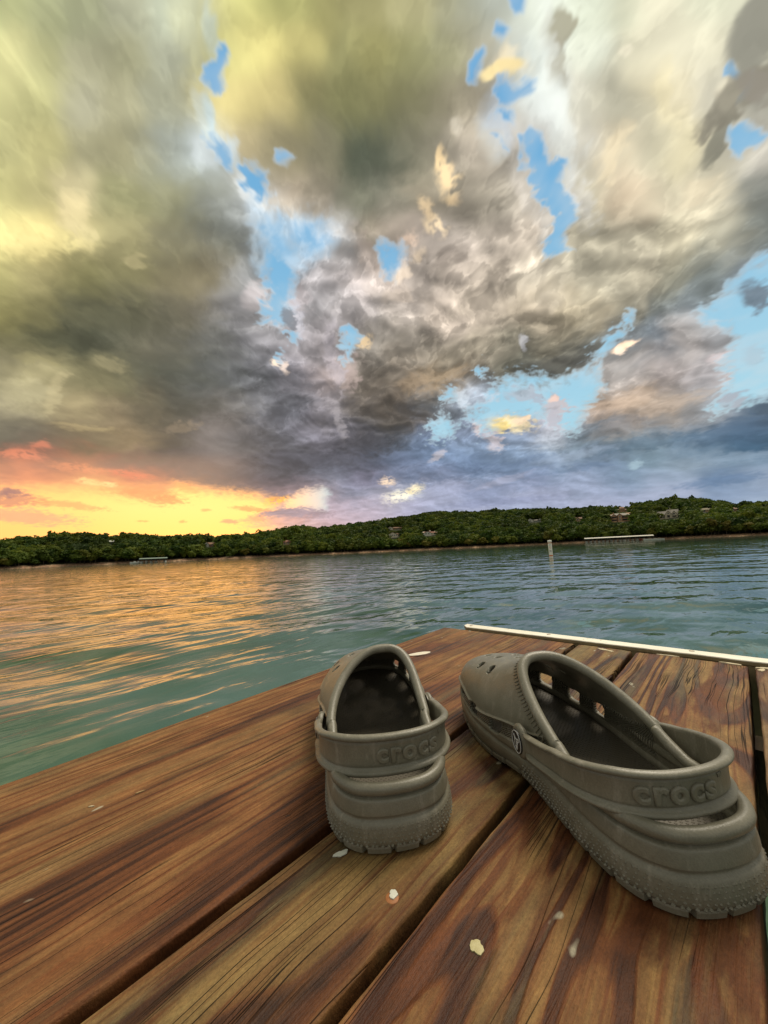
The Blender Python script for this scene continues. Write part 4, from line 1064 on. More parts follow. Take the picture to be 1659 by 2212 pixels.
# knot with a white centre
m_kn = simple('knot_rim', (.10, .04, .02), .8, (.05, .02, .01), 90.); m_kw = simple('knot_filler', (.80, .74, .60), .6, (.66, .58, .44), 160., bump=.0004)
k1 = blob('knot', m_kn, p1, KNOT[0]+.001, KNOT[1]+.001, .0265, .0122, R(62), -.004, .0002, 3, jag=.16)
blob('knot_filler', m_kw, k1, KNOT[0]-.0005, KNOT[1]-.0005, .0215, .0088, R(60), -.004, .0008, 5, jag=.06)
blob('knot', simple('black_knot', (.02, .012, .008), .8), p1, HOLE[0], HOLE[1], .0034, .0014, R(75), -.006, -.0022, 9, jag=.25)
blob('knot', simple('black_knot2', (.03, .015, .008), .8), p1, -.300, .672, .0035, .0022, R(20), -.006, -.0020, 10, jag=.2)
# flaked white paint left at the board ends
m_fl = simple('flaking_paint', (.66, .56, .38), .7, (.50, .40, .24), 120., bump=.0003)
f1 = blob('paint_patch', m_fl, p2, -.1905, .7345, .013, .0035, R(-22), -.0015, .0006, 21, jag=.35)
f2 = blob('paint_patch', m_fl, p4, .008, .7455, .012, .0035, R(8), -.002, .0010, 22, jag=.35)
f3 = blob('paint_patch', m_fl, p3, -.031, .7475, .012, .0022, R(-4), -.002, .0008, 23, jag=.3)
f4 = blob('paint_patch', m_fl, p3, -.105, .7480, .015, .0016, R(2), -.002, .0008, 24, jag=.3)
f5 = blob('paint_patch', m_fl, p4, .0, .735, .0035, .006, R(-10), -.002, .0006, 25, jag=.3)
# white edge board across the ends
m_wp, t, b = nmat('white_edge_paint'); k = NB(t); oc = k.n('TexCoord').outputs['Object']
f = k.noise(k.map(oc, (12, 60, 60)), 1., 4, .6); f2 = k.noise(k.map(oc, (90, 90, 90)), 1., 3, .6)
c_ = k.mix(k.ramp(f, [(.35, 0.), (.7, 1.)]), (.90, .85, .72, 1), (.80, .74, .60, 1))
t.links.new(k.mix(k.ramp(f2, [(.66, 0.), (.72, 1.)]), c_, (.42, .34, .22, 1)), b.inputs['Base Color']); b.inputs['Roughness'].default_value = .55
t.links.new(k.bump(f2, .4, .0004), b.inputs['Normal'])
xs_ = np.linspace(-.491, .11, 240); yb0 = .7600; rowsV = []
for x in xs_:
    e1_ = float(fbm(np.array([x*22.]), np.array([2.]), 4, 33)[0])*.0016; e2_ = float(fbm(np.array([x*60.]), np.array([7.]), 3, 35)[0])*.0012
    y0 = yb0+e1_; y1 = .7840-(x+.2)*.010
    top = .0045+e2_*.2
    if x < -.478: y0 += (-.478-x)*.9
    rowsV += [(x, y0+.0005, -.002+e2_), (x, y0, top-.0016), (x, y0+.0003, top-.0003), (x, y0+.0010, top), (x, y1-.0010, top+.0002), (x, y1-.0003, top-.0003), (x, y1, top-.003), (x, y1, -.14), (x, y0+.0035, -.14), (x, y0+.0035, -.0025)]
n = 10; F = [(i*n+j, i*n+(j+1) % n, (i+1)*n+(j+1) % n, (i+1)*n+j) for i in range(len(xs_)-1) for j in range(n)]+[tuple(range(n-1, -1, -1)), tuple(range((len(xs_)-1)*n, len(xs_)*n))]
m_edge_raw = simple('edge_board_underside', (.34, .27, .15), .8, (.16, .12, .06), 120.)
fb = link('edge_board', mesh('edge_board', rowsV, F, None, False, mats=[m_wp, m_edge_raw], midx=[1 if (q < (len(xs_)-1)*n and q % n in (0, 8, 9)) else 0 for q in range(len(F))]), dock)
tag(fb, 'white painted edge board across the board ends')
m_sc = simple('screw_steel', (.45, .40, .32), .45, (.28, .22, .15), 400., metal=.5)
for x, y in ((-.0775, .7755), (-.474, .7745), (-.3, .7760)):
    s_ = MB().lathe([(.0040, .003), (.0038, .0050), (.0028, .0056), (.0016, .0052), (.0001, .0050)], 20).build('screw', m_sc, fb, True, (x, y, -.0002))
# frame below
def beam(nm, x0, x1, y0, y1, z0, z1, mat=W5):
    return MB().box(x0, x1, y0, y1, z0, z1).build(nm, mat, dock)
beam('joist', -.50, .07, .570, .608, -.175, -TH-.001); beam('joist', -.50, .07, .150, .188, -.175, -TH-.001); beam('joist', -.50, .07, -.30, -.262, -.175, -TH-.001)
beam('joist', -.50, -.462, -.26, .148, -.175, -TH-.001)
m_float = simple('black_float_plastic', (.018, .022, .028), .45, (.03, .035, .042), 30., bump=.001)
fl = MB()
fl.lathe([(.01, -.60), (.24, -.59), (.27, -.56), (.27, .22), (.24, .245), (.01, .25)], 40, 'Y', (.10, 0, -.33)); fo = fl.build('float_drum', m_float, dock, True)
MB().box(-.0075, .030, -.75, .262, -.075, -.012).build('rub_rail', m_float, dock)
fl = MB(); fl.lathe([(.01, -.74), (.17, -.73), (.19, -.70), (.19, .0), (.17, .02), (.01, .03)], 32, 'Y', (-.34, 0, -.45)); fl.build('float_drum', m_float, dock, True)
for y in (.42, -.5):
    MB().box(-.43, -.40, y, y+.04, -.62, -.18).build('post', W5, dock)
# loose chips of paint on the boards: things of their own
def chip(label, x, y, rx, ry, ang, seed, mat=m_npaint, h=.0006):
    e = blob('paint_chip', mat, None, 0, 0, rx, ry, ang, 0, h, seed, 18, .3)
    e.matrix_world = DECK @ Matrix.Translation((x, y, .0003)) @ Matrix.Rotation(R(5), 4, 'X'); tag(e, label, 'paint chip')
chip('pale chip of paint lying on the narrow board beside the heel of the left clog', -.2155, .1672, .0044, .0022, R(60), 31)
chip('tiny sliver of pale paint on the wide left board, nearest to the camera', -.418, .066, .0021, .0006, R(45), 33, m_fl)
m_leafd = simple('dry_sliver', (.5, .33, .15), .8)
chip('tan splinter lying on the wide left board among dark grain lines', -.406, .098, .0032, .0006, R(75), 35, m_leafd, .0008)
# ----------------------------------------------------------------- CLOGS
m_foam, t, b = nmat('clog_foam'); k = NB(t); oc = k.n('TexCoord').outputs['Object']; uvn = k.n('UVMap'); uvn.uv_map = 'UVMap'
sc1 = k.noise(k.map(oc, (30, 30, 30)), 1., 4, .6); sc2 = k.noise(k.map(oc, (900, 900, 900)), 1., 3, .6); sc3 = k.noise(k.map(oc, (120, 120, 40)), 1., 4, .7)
c_ = k.mix(k.ramp(sc1, [(.3, 0.), (.7, 1.)]), (.150, .138, .098, 1), (.215, .198, .150, 1))
c_ = k.mix(k.math('MULTIPLY', k.ramp(sc3, [(.54, 0.), (.70, 1.)]), .5), c_, (.33, .30, .24, 1))
c_ = k.mix(.22, c_, k.ramp(sc2, [(.3, .25), (.7, .75)]), 'OVERLAY')
t.links.new(c_, b.inputs['Base Color']); t.links.new(k.ramp(sc3, [(.3, .30), (.7, .48)]), b.inputs['Roughness']); b.inputs['Specular IOR Level'].default_value = .5
pan = k.n('Attribute', attribute_name='panel')
mp = k.map(uvn.outputs[0], (1, 1, 1)); su = k.n('SeparateXYZ'); t.links.new(mp, su.inputs[0])
du = k.math('SINE', k.math('MULTIPLY', su.outputs[0], 6.283/.0028)); dv = k.math('SINE', k.math('MULTIPLY', su.outputs[1], 6.283/.0028))
dots = k.math('MULTIPLY', k.math('MULTIPLY', du, dv), pan.outputs['Fac'])
h = k.math('ADD', k.math('MULTIPLY', dots, 2.6), k.math('MULTIPLY', sc2, .22))
t.links.new(k.bump(h, .8, .0009), b.inputs['Normal'])
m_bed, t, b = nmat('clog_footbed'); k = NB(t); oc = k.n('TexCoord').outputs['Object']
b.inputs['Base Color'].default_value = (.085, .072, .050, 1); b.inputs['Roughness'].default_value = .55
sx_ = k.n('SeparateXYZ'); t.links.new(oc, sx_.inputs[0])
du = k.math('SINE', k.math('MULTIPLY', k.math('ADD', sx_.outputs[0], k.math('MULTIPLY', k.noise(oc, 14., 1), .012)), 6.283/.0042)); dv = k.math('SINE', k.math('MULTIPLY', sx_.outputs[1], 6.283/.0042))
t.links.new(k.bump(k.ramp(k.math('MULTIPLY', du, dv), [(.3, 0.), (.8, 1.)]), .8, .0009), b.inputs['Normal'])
m_blk = simple('rivet_black', (.008, .008, .009), .4); m_wht = simple('rivet_white', (.78, .78, .76), .5)

OUTL = np.array([(0, 0), (.024, .005), (.0385, .022), (.0435, .048), (.0445, .08), (.0475, .11), (.0540, .15), (.0575, .18), (.0560, .212), (.0485, .240), (.033, .266), (.010, .2825), (-.014, .2850), (-.034, .276), (-.0475, .256), (-.0535, .228), (-.0545, .195), (-.0515, .16), (-.0465, .12), (-.0435, .09), (-.0435, .05), (-.0385, .022), (-.024, .005)])
def closed_spline(P, n):
    m = len(P); out = []
    for i in range(m):
        p0, p1, p2, p3 = P[i-1], P[i], P[(i+1) % m], P[(i+2) % m]
        for q in range(24):
            t_ = q/24; out.append(.5*((2*p1)+(-p0+p2)*t_+(2*p0-5*p1+4*p2-p3)*t_*t_+(-p0+3*p1-3*p2+p3)*t_**3))
    out = np.array(out); L = np.r_[0, np.cumsum(np.linalg.norm(np.diff(np.r_[out, out[:1]], axis=0), axis=1))]
    s = np.linspace(0, L[-1], n, endpoint=False); cl_ = np.r_[out, out[:1]]
    return np.stack([np.interp(s, L, cl_[:, 0]), np.interp(s, L, cl_[:, 1])], 1), s, L[-1]
NS = 540
OUTL[:, 0] *= np.interp(OUTL[:, 1], [0, .08, .13, .3], [1.075, 1.07, 1.03, 1.0]); OUTL[:, 0] = np.where((OUTL[:, 0] < 0) & (OUTL[:, 1] > .13), OUTL[:, 0]*1.075, OUTL[:, 0])
HEELZ, APY, APZ, SIDEY = .0392, .149, .0925, .085
def clog(flip, label, strap, mw, TXT_S):
    root = empty('clog', mw, label, 'shoe', 'pair of brown foam clogs')
    P, S, PL = closed_spline(OUTL, NS)
    P[:, 0] *= flip
    if flip < 0: P = P[::-1].copy()
    tg = np.roll(P, -1, 0)-np.roll(P, 1, 0); tg /= np.linalg.norm(tg, axis=1)[:, None]
    nrm = np.stack([tg[:, 1], -tg[:, 0]], 1)                 # outward (counter-clockwise outline)
    if np.sum(nrm*(P-P.mean(0))) < 0: nrm = -nrm
    y = P[:, 1]
    # opening rim matched to the outline
    it = int(np.argmax(y)); ir = [i for i in range(NS)]
    O = np.zeros((NS, 3)); phi = np.zeros(NS)
    right = P[:, 0] > 0
    cum = S
    # side indices where y crosses SIDEY
    cr = [i for i in range(NS) if (y[i]-SIDEY)*(y[(i+1) % NS]-SIDEY) <= 0]
    iA, iB = min(cr), max(cr)
    for i in range(NS):
        if iA <= i <= iB:
            if i <= it: ph = (i-iA)/(it-iA)*math.pi/2; s_ = 1
            else: ph = (iB-i)/(iB-it)*math.pi/2; s_ = -1
            phi[i] = ph; sg = np.sign(P[iA, 0])*s_
            xr_ = abs(P[iA if s_ > 0 else iB, 0])-.0035
            O[i] = (sg*xr_*math.cos(ph)**.80-flip*.0131*math.sin(ph)**2, SIDEY+(APY-SIDEY)*math.sin(ph)**1.0, 0)
        else:
            O[i, :2] = P[i]-nrm[i]*.0045
    oy = O[:, 1]
    O[:, 2] = HEELZ-.001*np.exp(-((oy-.05)/.02)**2)+(APZ-HEELZ)*np.clip((oy-.058)/(APY-.058), 0, 1)**1.35
    spring = lambda yy: .011*sstep(.20, .29, yy)+.0*yy
    sph = np.sin(phi)
    # profile rows
    rows = [(.0050, -.0035), (.0056, -.0012), (.0075, -.0002), (.0110, .0004), (.0150, .0004), (.0182, .0002), (.0197, -.0005), (.0207, -.0017), (.0218, -.0020), (.0230, -.0010), (.0240, -.0002)]
    NB_ = 118
    grid = np.zeros((len(rows)+NB_, NS, 3)); 
    heel = 1-sstep(.075, .135, y)
    arch = .0045*np.exp(-((y-.135)/.028)**2)
    for r_i, (z, off) in enumerate(rows):
        taper = (1-np.clip((.020-z)/.020, 0, 1)*.0)
        o_ = off-.0030*heel*0+(.020-z)*-.10*(1-heel)*(z < .02)
        grid[r_i, :, :2] = P+nrm*np.asarray(o_)[..., None] if np.ndim(o_) else P+nrm*o_
        grid[r_i, :, 2] = z+spring(y)+arch*max(0, 1-z/.020)
    P0 = np.concatenate([P+nrm*-.0002, (.0240+spring(y))[:, None]], 1)
    d_xy = P-O[:, :2]
    P1 = P0.copy(); P1[:, 2] += .006+.036*sph; P1[:, :2] += nrm*(.0005+.001*sph)[:, None]
    P2 = O.copy(); P2[:, :2] += d_xy*(.35+.08*sph)[:, None]; P2[:, 2] += -.005-.021*sph
    for q in range(NB_):
        t_ = (q+1)/NB_; c3 = [(1-t_)**3, 3*(1-t_)**2*t_, 3*(1-t_)*t_*t_, t_**3]
        grid[len(rows)+q] = c3[0]*P0+c3[1]*P1+c3[2]*P2+c3[3]*O
    # relief of the heel cup: recessed band, groove, rolled rim
    z_ = grid[..., 2]; hb = heel[None, :]
    rel_ = np.zeros_like(z_)
    rel_ += hb*(-.0007*np.exp(-((z_-.0280)/.0050)**2))
    rel_ += hb*(-.0024*np.exp(-((z_-.0342)/.0012)**2))
    rel_ += hb*(.0010*np.exp(-((z_-.0375)/.0020)**2))
    # flared heel at the bottom
    rel_ += hb*.0012*(1-sstep(.006, .024, z_))
    # arc length along profile
    seg = np.linalg.norm(np.diff(grid, axis=0), axis=2); ell = np.r_[np.zeros((1, NS)), np.cumsum(seg, 0)]
    # raised seam of the side panel
    seam = np.interp(y, [.09, .112, .13, .16, .20, .235, .26, .285], [.052, .048, .041, .0385, .037, .036, .0345, .034])
    seam = seam+.0025*np.sin((y-.12)*70)*(y > .12)
    rel_ += (1-hb)*.0019*np.exp(-((ell-seam[None])/.0012)**2)*sstep(.10, .12, y)[None]
    rel_ += -(1-hb)*.0012*sstep(.0242, .0262, ell)*(1-sstep(seam[None]-.0022, seam[None]-.0010, ell))
    panel = ((ell > .0262) & (ell < seam[None]-.0012) & (y[None] > .088)).astype(float)
    # crease fanning back from the holes
    nx_ = np.zeros_like(grid); nx_[..., :2] = nrm[None]; nx_[..., 2] = np.clip((ell-.03)/.04, 0, 1)*sph[None]*1.2
    nx_ /= np.linalg.norm(nx_, axis=2)[..., None]
    grid = grid+nx_*rel_[..., None]
    vm = grid[..., 1] > .10
    # soft hump along the middle of the vamp, hollows at its sides
    u2 = np.abs(grid[..., 0])/.055
    grid[..., 2] += vm*(.0022*np.exp(-(u2/.45)**2)-.0012*np.exp(-((u2-.75)/.2)**2))*sstep(.035, .06, ell)*sstep(.19, .215, grid[..., 1]*1.0)*0+0
    # ---- holes
    NR = grid.shape[0]
    kill = np.zeros((NR-1, NS), bool)
    G2 = grid.copy()
    holes = []
    for yy, xs2 in ((.262, (-.002,)), (.240, (-.021, .019)), (.2135, (-.041, -.021, -.001, .019, .038)), (.189, (-.041, .038)), (.188, (-.012, .010))):
        for xx in xs2: holes.append((xx*flip, yy, .0047))
    cen = (grid[:-1]+grid[1:]+np.roll(grid, -1, 1)[:-1]+np.roll(grid, -1, 1)[1:])/4
    topz = ell > .046
    for hx, hy, hr in holes:
        dc = np.hypot(cen[..., 0]-hx, (cen[..., 1]-hy)*1.06)
        kh = (dc < hr) & topz[:-1] & topz[1:]
        kill |= kh
        vk = np.zeros((NR, NS), int); vt = np.zeros((NR, NS), int)
        for a_, b2 in ((0, 0), (1, 0), (0, 1), (1, 1)):
            sl = kh if b2 == 0 else np.roll(kh, 1, 1); al = np.ones_like(kh)
            if a_ == 0: vk[:-1] += sl; vt[:-1] += 1
            else: vk[1:] += sl; vt[1:] += 1
        bd = (vk > 0) & (vk < vt)
        dx_, dy_ = grid[..., 0]-hx, (grid[..., 1]-hy); dd = np.hypot(dx_, dy_)+1e-9
        G2[..., 0] = np.where(bd, hx+dx_/dd*hr, G2[..., 0]); G2[..., 1] = np.where(bd, hy+dy_/dd*hr, G2[..., 1])
    # side ports (vent windows) low on the sides, cut along the outline
    ports = []
    for side_ in (1, -1):
        for py in (.160, .200, .238, .266):
            idx = [i for i in range(iA-20, iB+20) if (P[i % NS, 0] > 0) == (side_ > 0)]
            i0 = min(idx, key=lambda i: abs(P[i % NS, 1]-py)); ports.append((S[i0 % NS], .0308, .0090 if py < .25 else .006, .0072 if py < .25 else .005))
    Sg = np.tile(S, (NR, 1)); cS = np.tile(S+PL/NS/2, (NR-1, 1)); cE = (ell[:-1]+ell[1:])/2
    for s0_, e0, hw, hh in ports:
        def nd(s__, e__):
            ds = (s__-s0_+PL/2) % PL-PL/2; de = e__-e0
            return ds, de, (np.abs(ds/hw)**3.2+np.abs(de/hh)**3.2)**(1/3.2)
        ds, de, q = nd(cS, cE); kh = q < 1; kill |= kh
        vk = np.zeros((NR, NS), int); vt = np.zeros((NR, NS), int)
        for a_, b2 in ((0, 0), (1, 0), (0, 1), (1, 1)):
            sl = kh if b2 == 0 else np.roll(kh, 1, 1)
            if a_ == 0: vk[:-1] += sl; vt[:-1] += 1
            else: vk[1:] += sl; vt[1:] += 1
        bd = (vk > 0) & (vk < vt)
        ds, de, q = nd(Sg, ell)
        for r_i, c_i in zip(*np.where(bd)):
            f_ = 1/q[r_i, c_i]; ns = ds[r_i, c_i]*(f_-1); ne = de[r_i, c_i]*(f_-1)
            c2_ = (c_i+int(np.sign(ns))) % NS; t3 = grid[r_i, c2_]-grid[r_i, c_i]; t3 = t3*min(1, abs(ns)/(PL/NS))
            r2_ = min(NR-1, max(0, r_i+int(np.sign(ne)))); e3 = grid[r2_, c_i]-grid[r_i, c_i]; le = np.linalg.norm(e3)+1e-9; e3 = e3*min(1, abs(ne)/le)
            G2[r_i, c_i] = grid[r_i, c_i]+t3+e3
    i, j = np.meshgrid(np.arange(NR-1), np.arange(NS), indexing='ij'); keep = ~kill
    i = i[keep]; j = j[keep]; j2 = (j+1) % NS
    F = np.stack([i*NS+j, i*NS+j2, (i+1)*NS+j2, (i+1)*NS+j], -1)
    V = G2.reshape(-1, 3)
    # orientation: outward
    f0 = F[0]; nn_ = np.cross(V[f0[1]]-V[f0[0]], V[f0[2]]-V[f0[0]]); cc = V[f0].mean(0)
    if nn_[:2] @ (cc[:2]-P.mean(0)) < 0: F = F[:, ::-1]
    me = mesh('upper', V, F, m_foam, True)
    uv = me.uv_layers.new(name='UVMap'); UVv = np.stack([Sg, ell], -1).reshape(-1, 2)
    uv.data.foreach_set('uv', UVv[F.ravel()].astype(np.float32).ravel())
    at = me.attributes.new('panel', 'FLOAT', 'POINT'); at.data.foreach_set('value', panel.ravel().astype(np.float32))
    up = link('upper', me, root)
    so_ = up.modifiers.new('solid', 'SOLIDIFY'); so_.thickness = .0036; so_.offset = -1; so_.use_rim = True
    # rolled lip round the opening
    tg3 = np.roll(O, -1, 0)-np.roll(O, 1, 0); tg3 /= np.linalg.norm(tg3, axis=1)[:, None]
    outv = np.zeros((NS, 3)); outv[:, :2] = nrm; outv -= tg3*np.sum(outv*tg3, 1)[:, None]; outv /= np.linalg.norm(outv, axis=1)[:, None]
    # at the front the lip faces forward and up
    upv_ = np.cross(tg3, outv); upv_ *= np.sign(upv_[:, 2])[:, None]
    M_n = 14; LV = []
    ra = .0041+.0006*sph; rb_ = .0038+.0002*heel+.0004*sph
    cen_ = O-outv*.0014+upv_*(.0002)
    h2 = 1-sstep(.02, .10, y); cen_[:, 2] -= .0008*h2; cen_ += outv*(.0009*h2)[:, None]
    for q in range(M_n):
        a = 2*math.pi*q/M_n
        LV.append(cen_+outv*(ra*math.cos(a))[:, None]+upv_*(rb_*math.sin(a))[:, None])
    LV = np.array(LV).transpose(1, 0, 2).reshape(-1, 3)
    i, j = np.meshgrid(np.arange(NS), np.arange(M_n), indexing='ij'); F = np.stack([i*M_n+j, i*M_n+(j+1) % M_n, ((i+1) % NS)*M_n+(j+1) % M_n, ((i+1) % NS)*M_n+j], -1).reshape(-1, 4)
    link('lip', mesh('lip', LV, F, m_foam, True), root)
    # outsole with tread lugs
    per = PL/36; lug = (np.sin(2*np.pi*S/per) > -.88).astype(float)
    OS = []
    for z, off in ((.0, -.0030), (.0012, -.0016), (.0045, -.0008), (.0058, -.0012)):
        gap_ = (1-lug)*.0030
        q = np.concatenate([P+nrm*(off+.0010*heel*(z > .001)-gap_)[:, None], (z+spring(y)+arch)[:, None]], 1); OS.append(q)
    inner = np.concatenate([P*[.6, 1]*.9+[0, .012], (.0+spring(y)+arch*.5)[:, None]], 1)
    OS = [inner]+OS+[np.concatenate([P*[.6, 1]*.9+[0, .012], (.006+spring(y))[:, None]], 1)]
    OV = np.array(OS).reshape(-1, 3); nO = len(OS); i, j = np.meshgrid(np.arange(nO-1), np.arange(NS), indexing='ij'); F = np.stack([i*NS+j, i*NS+(j+1) % NS, (i+1)*NS+(j+1) % NS, (i+1)*NS+j], -1).reshape(-1, 4)
    me = mesh('outsole', OV, F, m_foam, False); link('outsole', me, root)
    # foot bed
    FR = []
    for s_, dz in ((1.0, .0015), (.93, .0), (.8, -.0012), (.6, -.002), (.35, -.0022), (.12, -.0022), (.01, -.0022)):
        c0 = np.array([0, .14]); Q = c0+(P-nrm*.0028-c0)*s_
        FR.append(np.concatenate([Q, (.0185+dz+spring(Q[:, 1])+.002*np.exp(-((Q[:, 1]-.13)/.03)**2))[:, None]], 1))
    FV = np.array(FR).reshape(-1, 3); nF = len(FR); i, j = np.meshgrid(np.arange(nF-1), np.arange(NS), indexing='ij'); F = np.stack([i*NS+j, i*NS+(j+1) % NS, (i+1)*NS+(j+1) % NS, (i+1)*NS+j], -1).reshape(-1, 4)
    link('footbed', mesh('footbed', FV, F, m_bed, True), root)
    # studs on the heel band
    SVv = []; SF = []; n0 = 0
    for r_i, z in enumerate((.0068, .0094, .0120, .0146, .0172)):
        s = (r_i % 2)*.0017
        while s < PL:
            q = int(s/PL*NS) % NS
            if y[q] < .125:
                o_ = P[q]+nrm[q]*(.0002+.0012*heel[q]*(1-float(sstep(.006, .024, np.array(z))))); c0 = np.array([o_[0], o_[1], z+spring(y[q])+arch[q]*(1-z/.02)*.8]); T3 = np.array([tg[q, 0], tg[q, 1], 0]); N3 = np.array([nrm[q, 0], nrm[q, 1], 0]); U3 = np.array([0, 0, 1.])
                h_ = .00080; w_ = .00115
                base_ = [c0-T3*w_-N3*.0004, c0-U3*w_-N3*.0004, c0+T3*w_-N3*.0004, c0+U3*w_-N3*.0004]; tp = [c0-T3*w_*.35+N3*h_*.8, c0-U3*w_*.35+N3*h_*.8, c0+T3*w_*.35+N3*h_*.8, c0+U3*w_*.35+N3*h_*.8]
                SVv += base_+tp; SF += [(n0+4, n0+5, n0+6, n0+7)]+[(n0+q2, n0+(q2+1) % 4, n0+4+(q2+1) % 4, n0+4+q2) for q2 in range(4)]; n0 += 8
            s += .0034
    tag(link('heel_studs', mesh('heel_studs', SVv, SF, m_foam, False), root), kind='stuff')
    # comb of short ridges beside the lip
    mb = MB(); s = 0
    for q in range(iA+6, iB-6, 1):
        if phi[q] < .12 or phi[q] > 1.48: continue
        ds = np.linalg.norm(O[q]-O[q-1]); s += ds
        if s > .0029:
            s = 0
            pr = grid[:, q]; e_l = ell[-1, q]-ell[:, q]
            def at_(dist): return np.array([np.interp(-dist, -e_l, pr[:, c]) for c in range(3)])
            a0, a1 = at_(.0105), at_(.0045)
            dr_ = a1-a0; dr_ /= np.linalg.norm(dr_); tt = tg3[q]; nn3 = np.cross(dr_, tt); nn3 *= np.sign(nn3[2]) if abs(nn3[2]) > .1 else np.sign(nn3 @ np.array([nrm[q, 0], nrm[q, 1], 0]))
            w_ = .00085; h_ = .0012
            mb.add([a0-tt*w_-nn3*.0006, a0+tt*w_-nn3*.0006, a1+tt*w_-nn3*.0006, a1-tt*w_-nn3*.0006, a0-tt*w_*.5+nn3*h_*.5, a0+tt*w_*.5+nn3*h_*.5, a1+tt*w_*.5+nn3*h_, a1-tt*w_*.5+nn3*h_],
                   [(4, 5, 6, 7), (0, 1, 5, 4), (1, 2, 6, 5), (2, 3, 7, 6), (3, 0, 4, 7)])
    o = mb.build('lip_ridges', m_foam, root); tag(o, kind='stuff')
    # ---- strap
    rx, ry0, rz, yb_, zb, w_end, w_back = strap
    nT = 150; tau = np.linspace(-1, 1, nT); CLn = []
    ym = yb_+.052
    for tv in tau:
        s_ = 1 if tv > 0 else -1; a = abs(tv); ry = ry0+(.0078 if s_ == -flip else -.0078)
        if a > .5:
            f_ = (a-.5)/.5; x = rx+(.0012)*math.sin(f_*math.pi); yy = ym+(ry-ym)*f_
        else:
            th_ = a/.5*math.pi/2; x = (rx)*math.sin(th_)**.86; yy = ym-(ym-yb_)*math.cos(th_)**.86
        f_y = (yy-yb_)/(ry-yb_); z = zb+(rz-zb)*f_y**1.15
        CLn.append((s_*x, yy, z))
    CLn = np.array(CLn); T_ = np.gradient(CLn, axis=0); T_ /= np.linalg.norm(T_, axis=1)[:, None]
    U_ = np.array([0, 0, 1.])-T_*T_[:, 2:3]; U_ /= np.linalg.norm(U_, axis=1)[:, None]; N_ = np.cross(T_, U_); N_ *= np.sign(np.sum(N_*(CLn-[0, .08, .05]), 1))[:, None]
    alen = np.r_[0, np.cumsum(np.linalg.norm(np.diff(CLn, axis=0), axis=1))]; alen -= alen[-1]/2
    prof = []                                            # (across -1..1, outward m)
    for q in range(33):
        v_ = -1+2*q/32; a = abs(v_)
        if a > .64: o_ = .0008+.0036*math.sqrt(max(0, 1-((a-.82)/.18)**2))
        else: o_ = .0011-.0002*math.cos(a/.64*math.pi/2)-.0010*math.exp(-((a-.60)/.045)**2)
        prof.append((v_, o_))
    for q in range(9): prof.append((1-2*(q+.5)/9, -.0016))
    hwid = np.interp(np.abs(tau), [0, .25, .6, .93, 1], [w_back/2, w_back/2, w_end/2*1.12, w_end/2, w_end/2*.95])
    # the recess between the two beads closes before the rivet
    rec = sstep(.93, .86, np.abs(tau))
    SVs = []
    for v_, o_ in prof:
        oo = np.where(o_ > 0, np.maximum(o_, 0)*rec+.0026*(1-rec), o_); SVs.append(CLn+U_*(hwid*v_)[:, None]+N_*oo[:, None])
    SVs = np.array(SVs).transpose(1, 0, 2); npf = len(prof); i, j = np.meshgrid(np.arange(nT-1), np.arange(npf), indexing='ij')
    F = np.stack([i*npf+j, i*npf+(j+1) % npf, (i+1)*npf+(j+1) % npf, (i+1)*npf+j], -1).reshape(-1, 4)
    V = SVs.reshape(-1, 3); 
    c0 = V[F[npf*40+16]].mean(0); nv_ = np.cross(V[F[npf*40+16][1]]-V[F[npf*40+16][0]], V[F[npf*40+16][2]]-V[F[npf*40+16][0]])
    if nv_ @ (c0-np.array([0, .08, .05])) < 0: F = F[:, ::-1]
    st_ = link('strap', mesh('strap', V, [tuple(f) for f in F.tolist()]+[tuple(range(npf)), tuple(range((nT-1)*npf+npf-1, (nT-1)*npf-1, -1))], m_foam, True), root)
    # pads and rivets at both ends
    for e_i, s_ in ((0, -1), (nT-1, 1)):
        c0 = CLn[e_i]; X3, U3, N3 = T_[e_i]*(-1 if e_i == 0 else 1), U_[e_i], N_[e_i]
        n_ = 36; V = []
        for r_, o_ in ((.0105, -.0018), (.0118, -.0006), (.0122, .0010), (.0114, .0026), (.0096, .0036), (.0070, .0038), (.0001, .0038)):
            for q in range(n_):
                a = 2*math.pi*q/n_; V.append(c0+N3*o_+X3*(r_*math.cos(a)+.003)+U3*(r_*1.05*math.sin(a)))
        F = [(i_*n_+q, i_*n_+(q+1) % n_, (i_+1)*n_+(q+1) % n_, (i_+1)*n_+q) for i_ in range(6) for q in range(n_)]+[tuple(range(n_))]
        link('strap_end', mesh('strap_end', V, F, m_foam, True), st_)
        def disc(nm, r0, r1, o0, o1, mat, par, n_=40):
            V = []
            for r_, o_ in ((r0, o0), (r0, o1), (r1, o1), (r1, o0)):
                for q in range(n_):
                    a = 2*math.pi*q/n_; V.append(c0+N3*o_+X3*(r_*math.cos(a)+.003)+U3*(r_*math.sin(a)))
            F = [(i_*n_+q, i_*n_+(q+1) % n_, ((i_+1) % 4)*n_+(q+1) % n_, ((i_+1) % 4)*n_+q) for i_ in range(4) for q in range(n_)]
            return link(nm, mesh(nm, V, F, mat, False), par)
        rv = disc('rivet', .0088, .00001, .0036, .0047, m_blk, root)
        disc('emblem_ring', .0083, .0077, .0046, .0050, m_wht, rv)
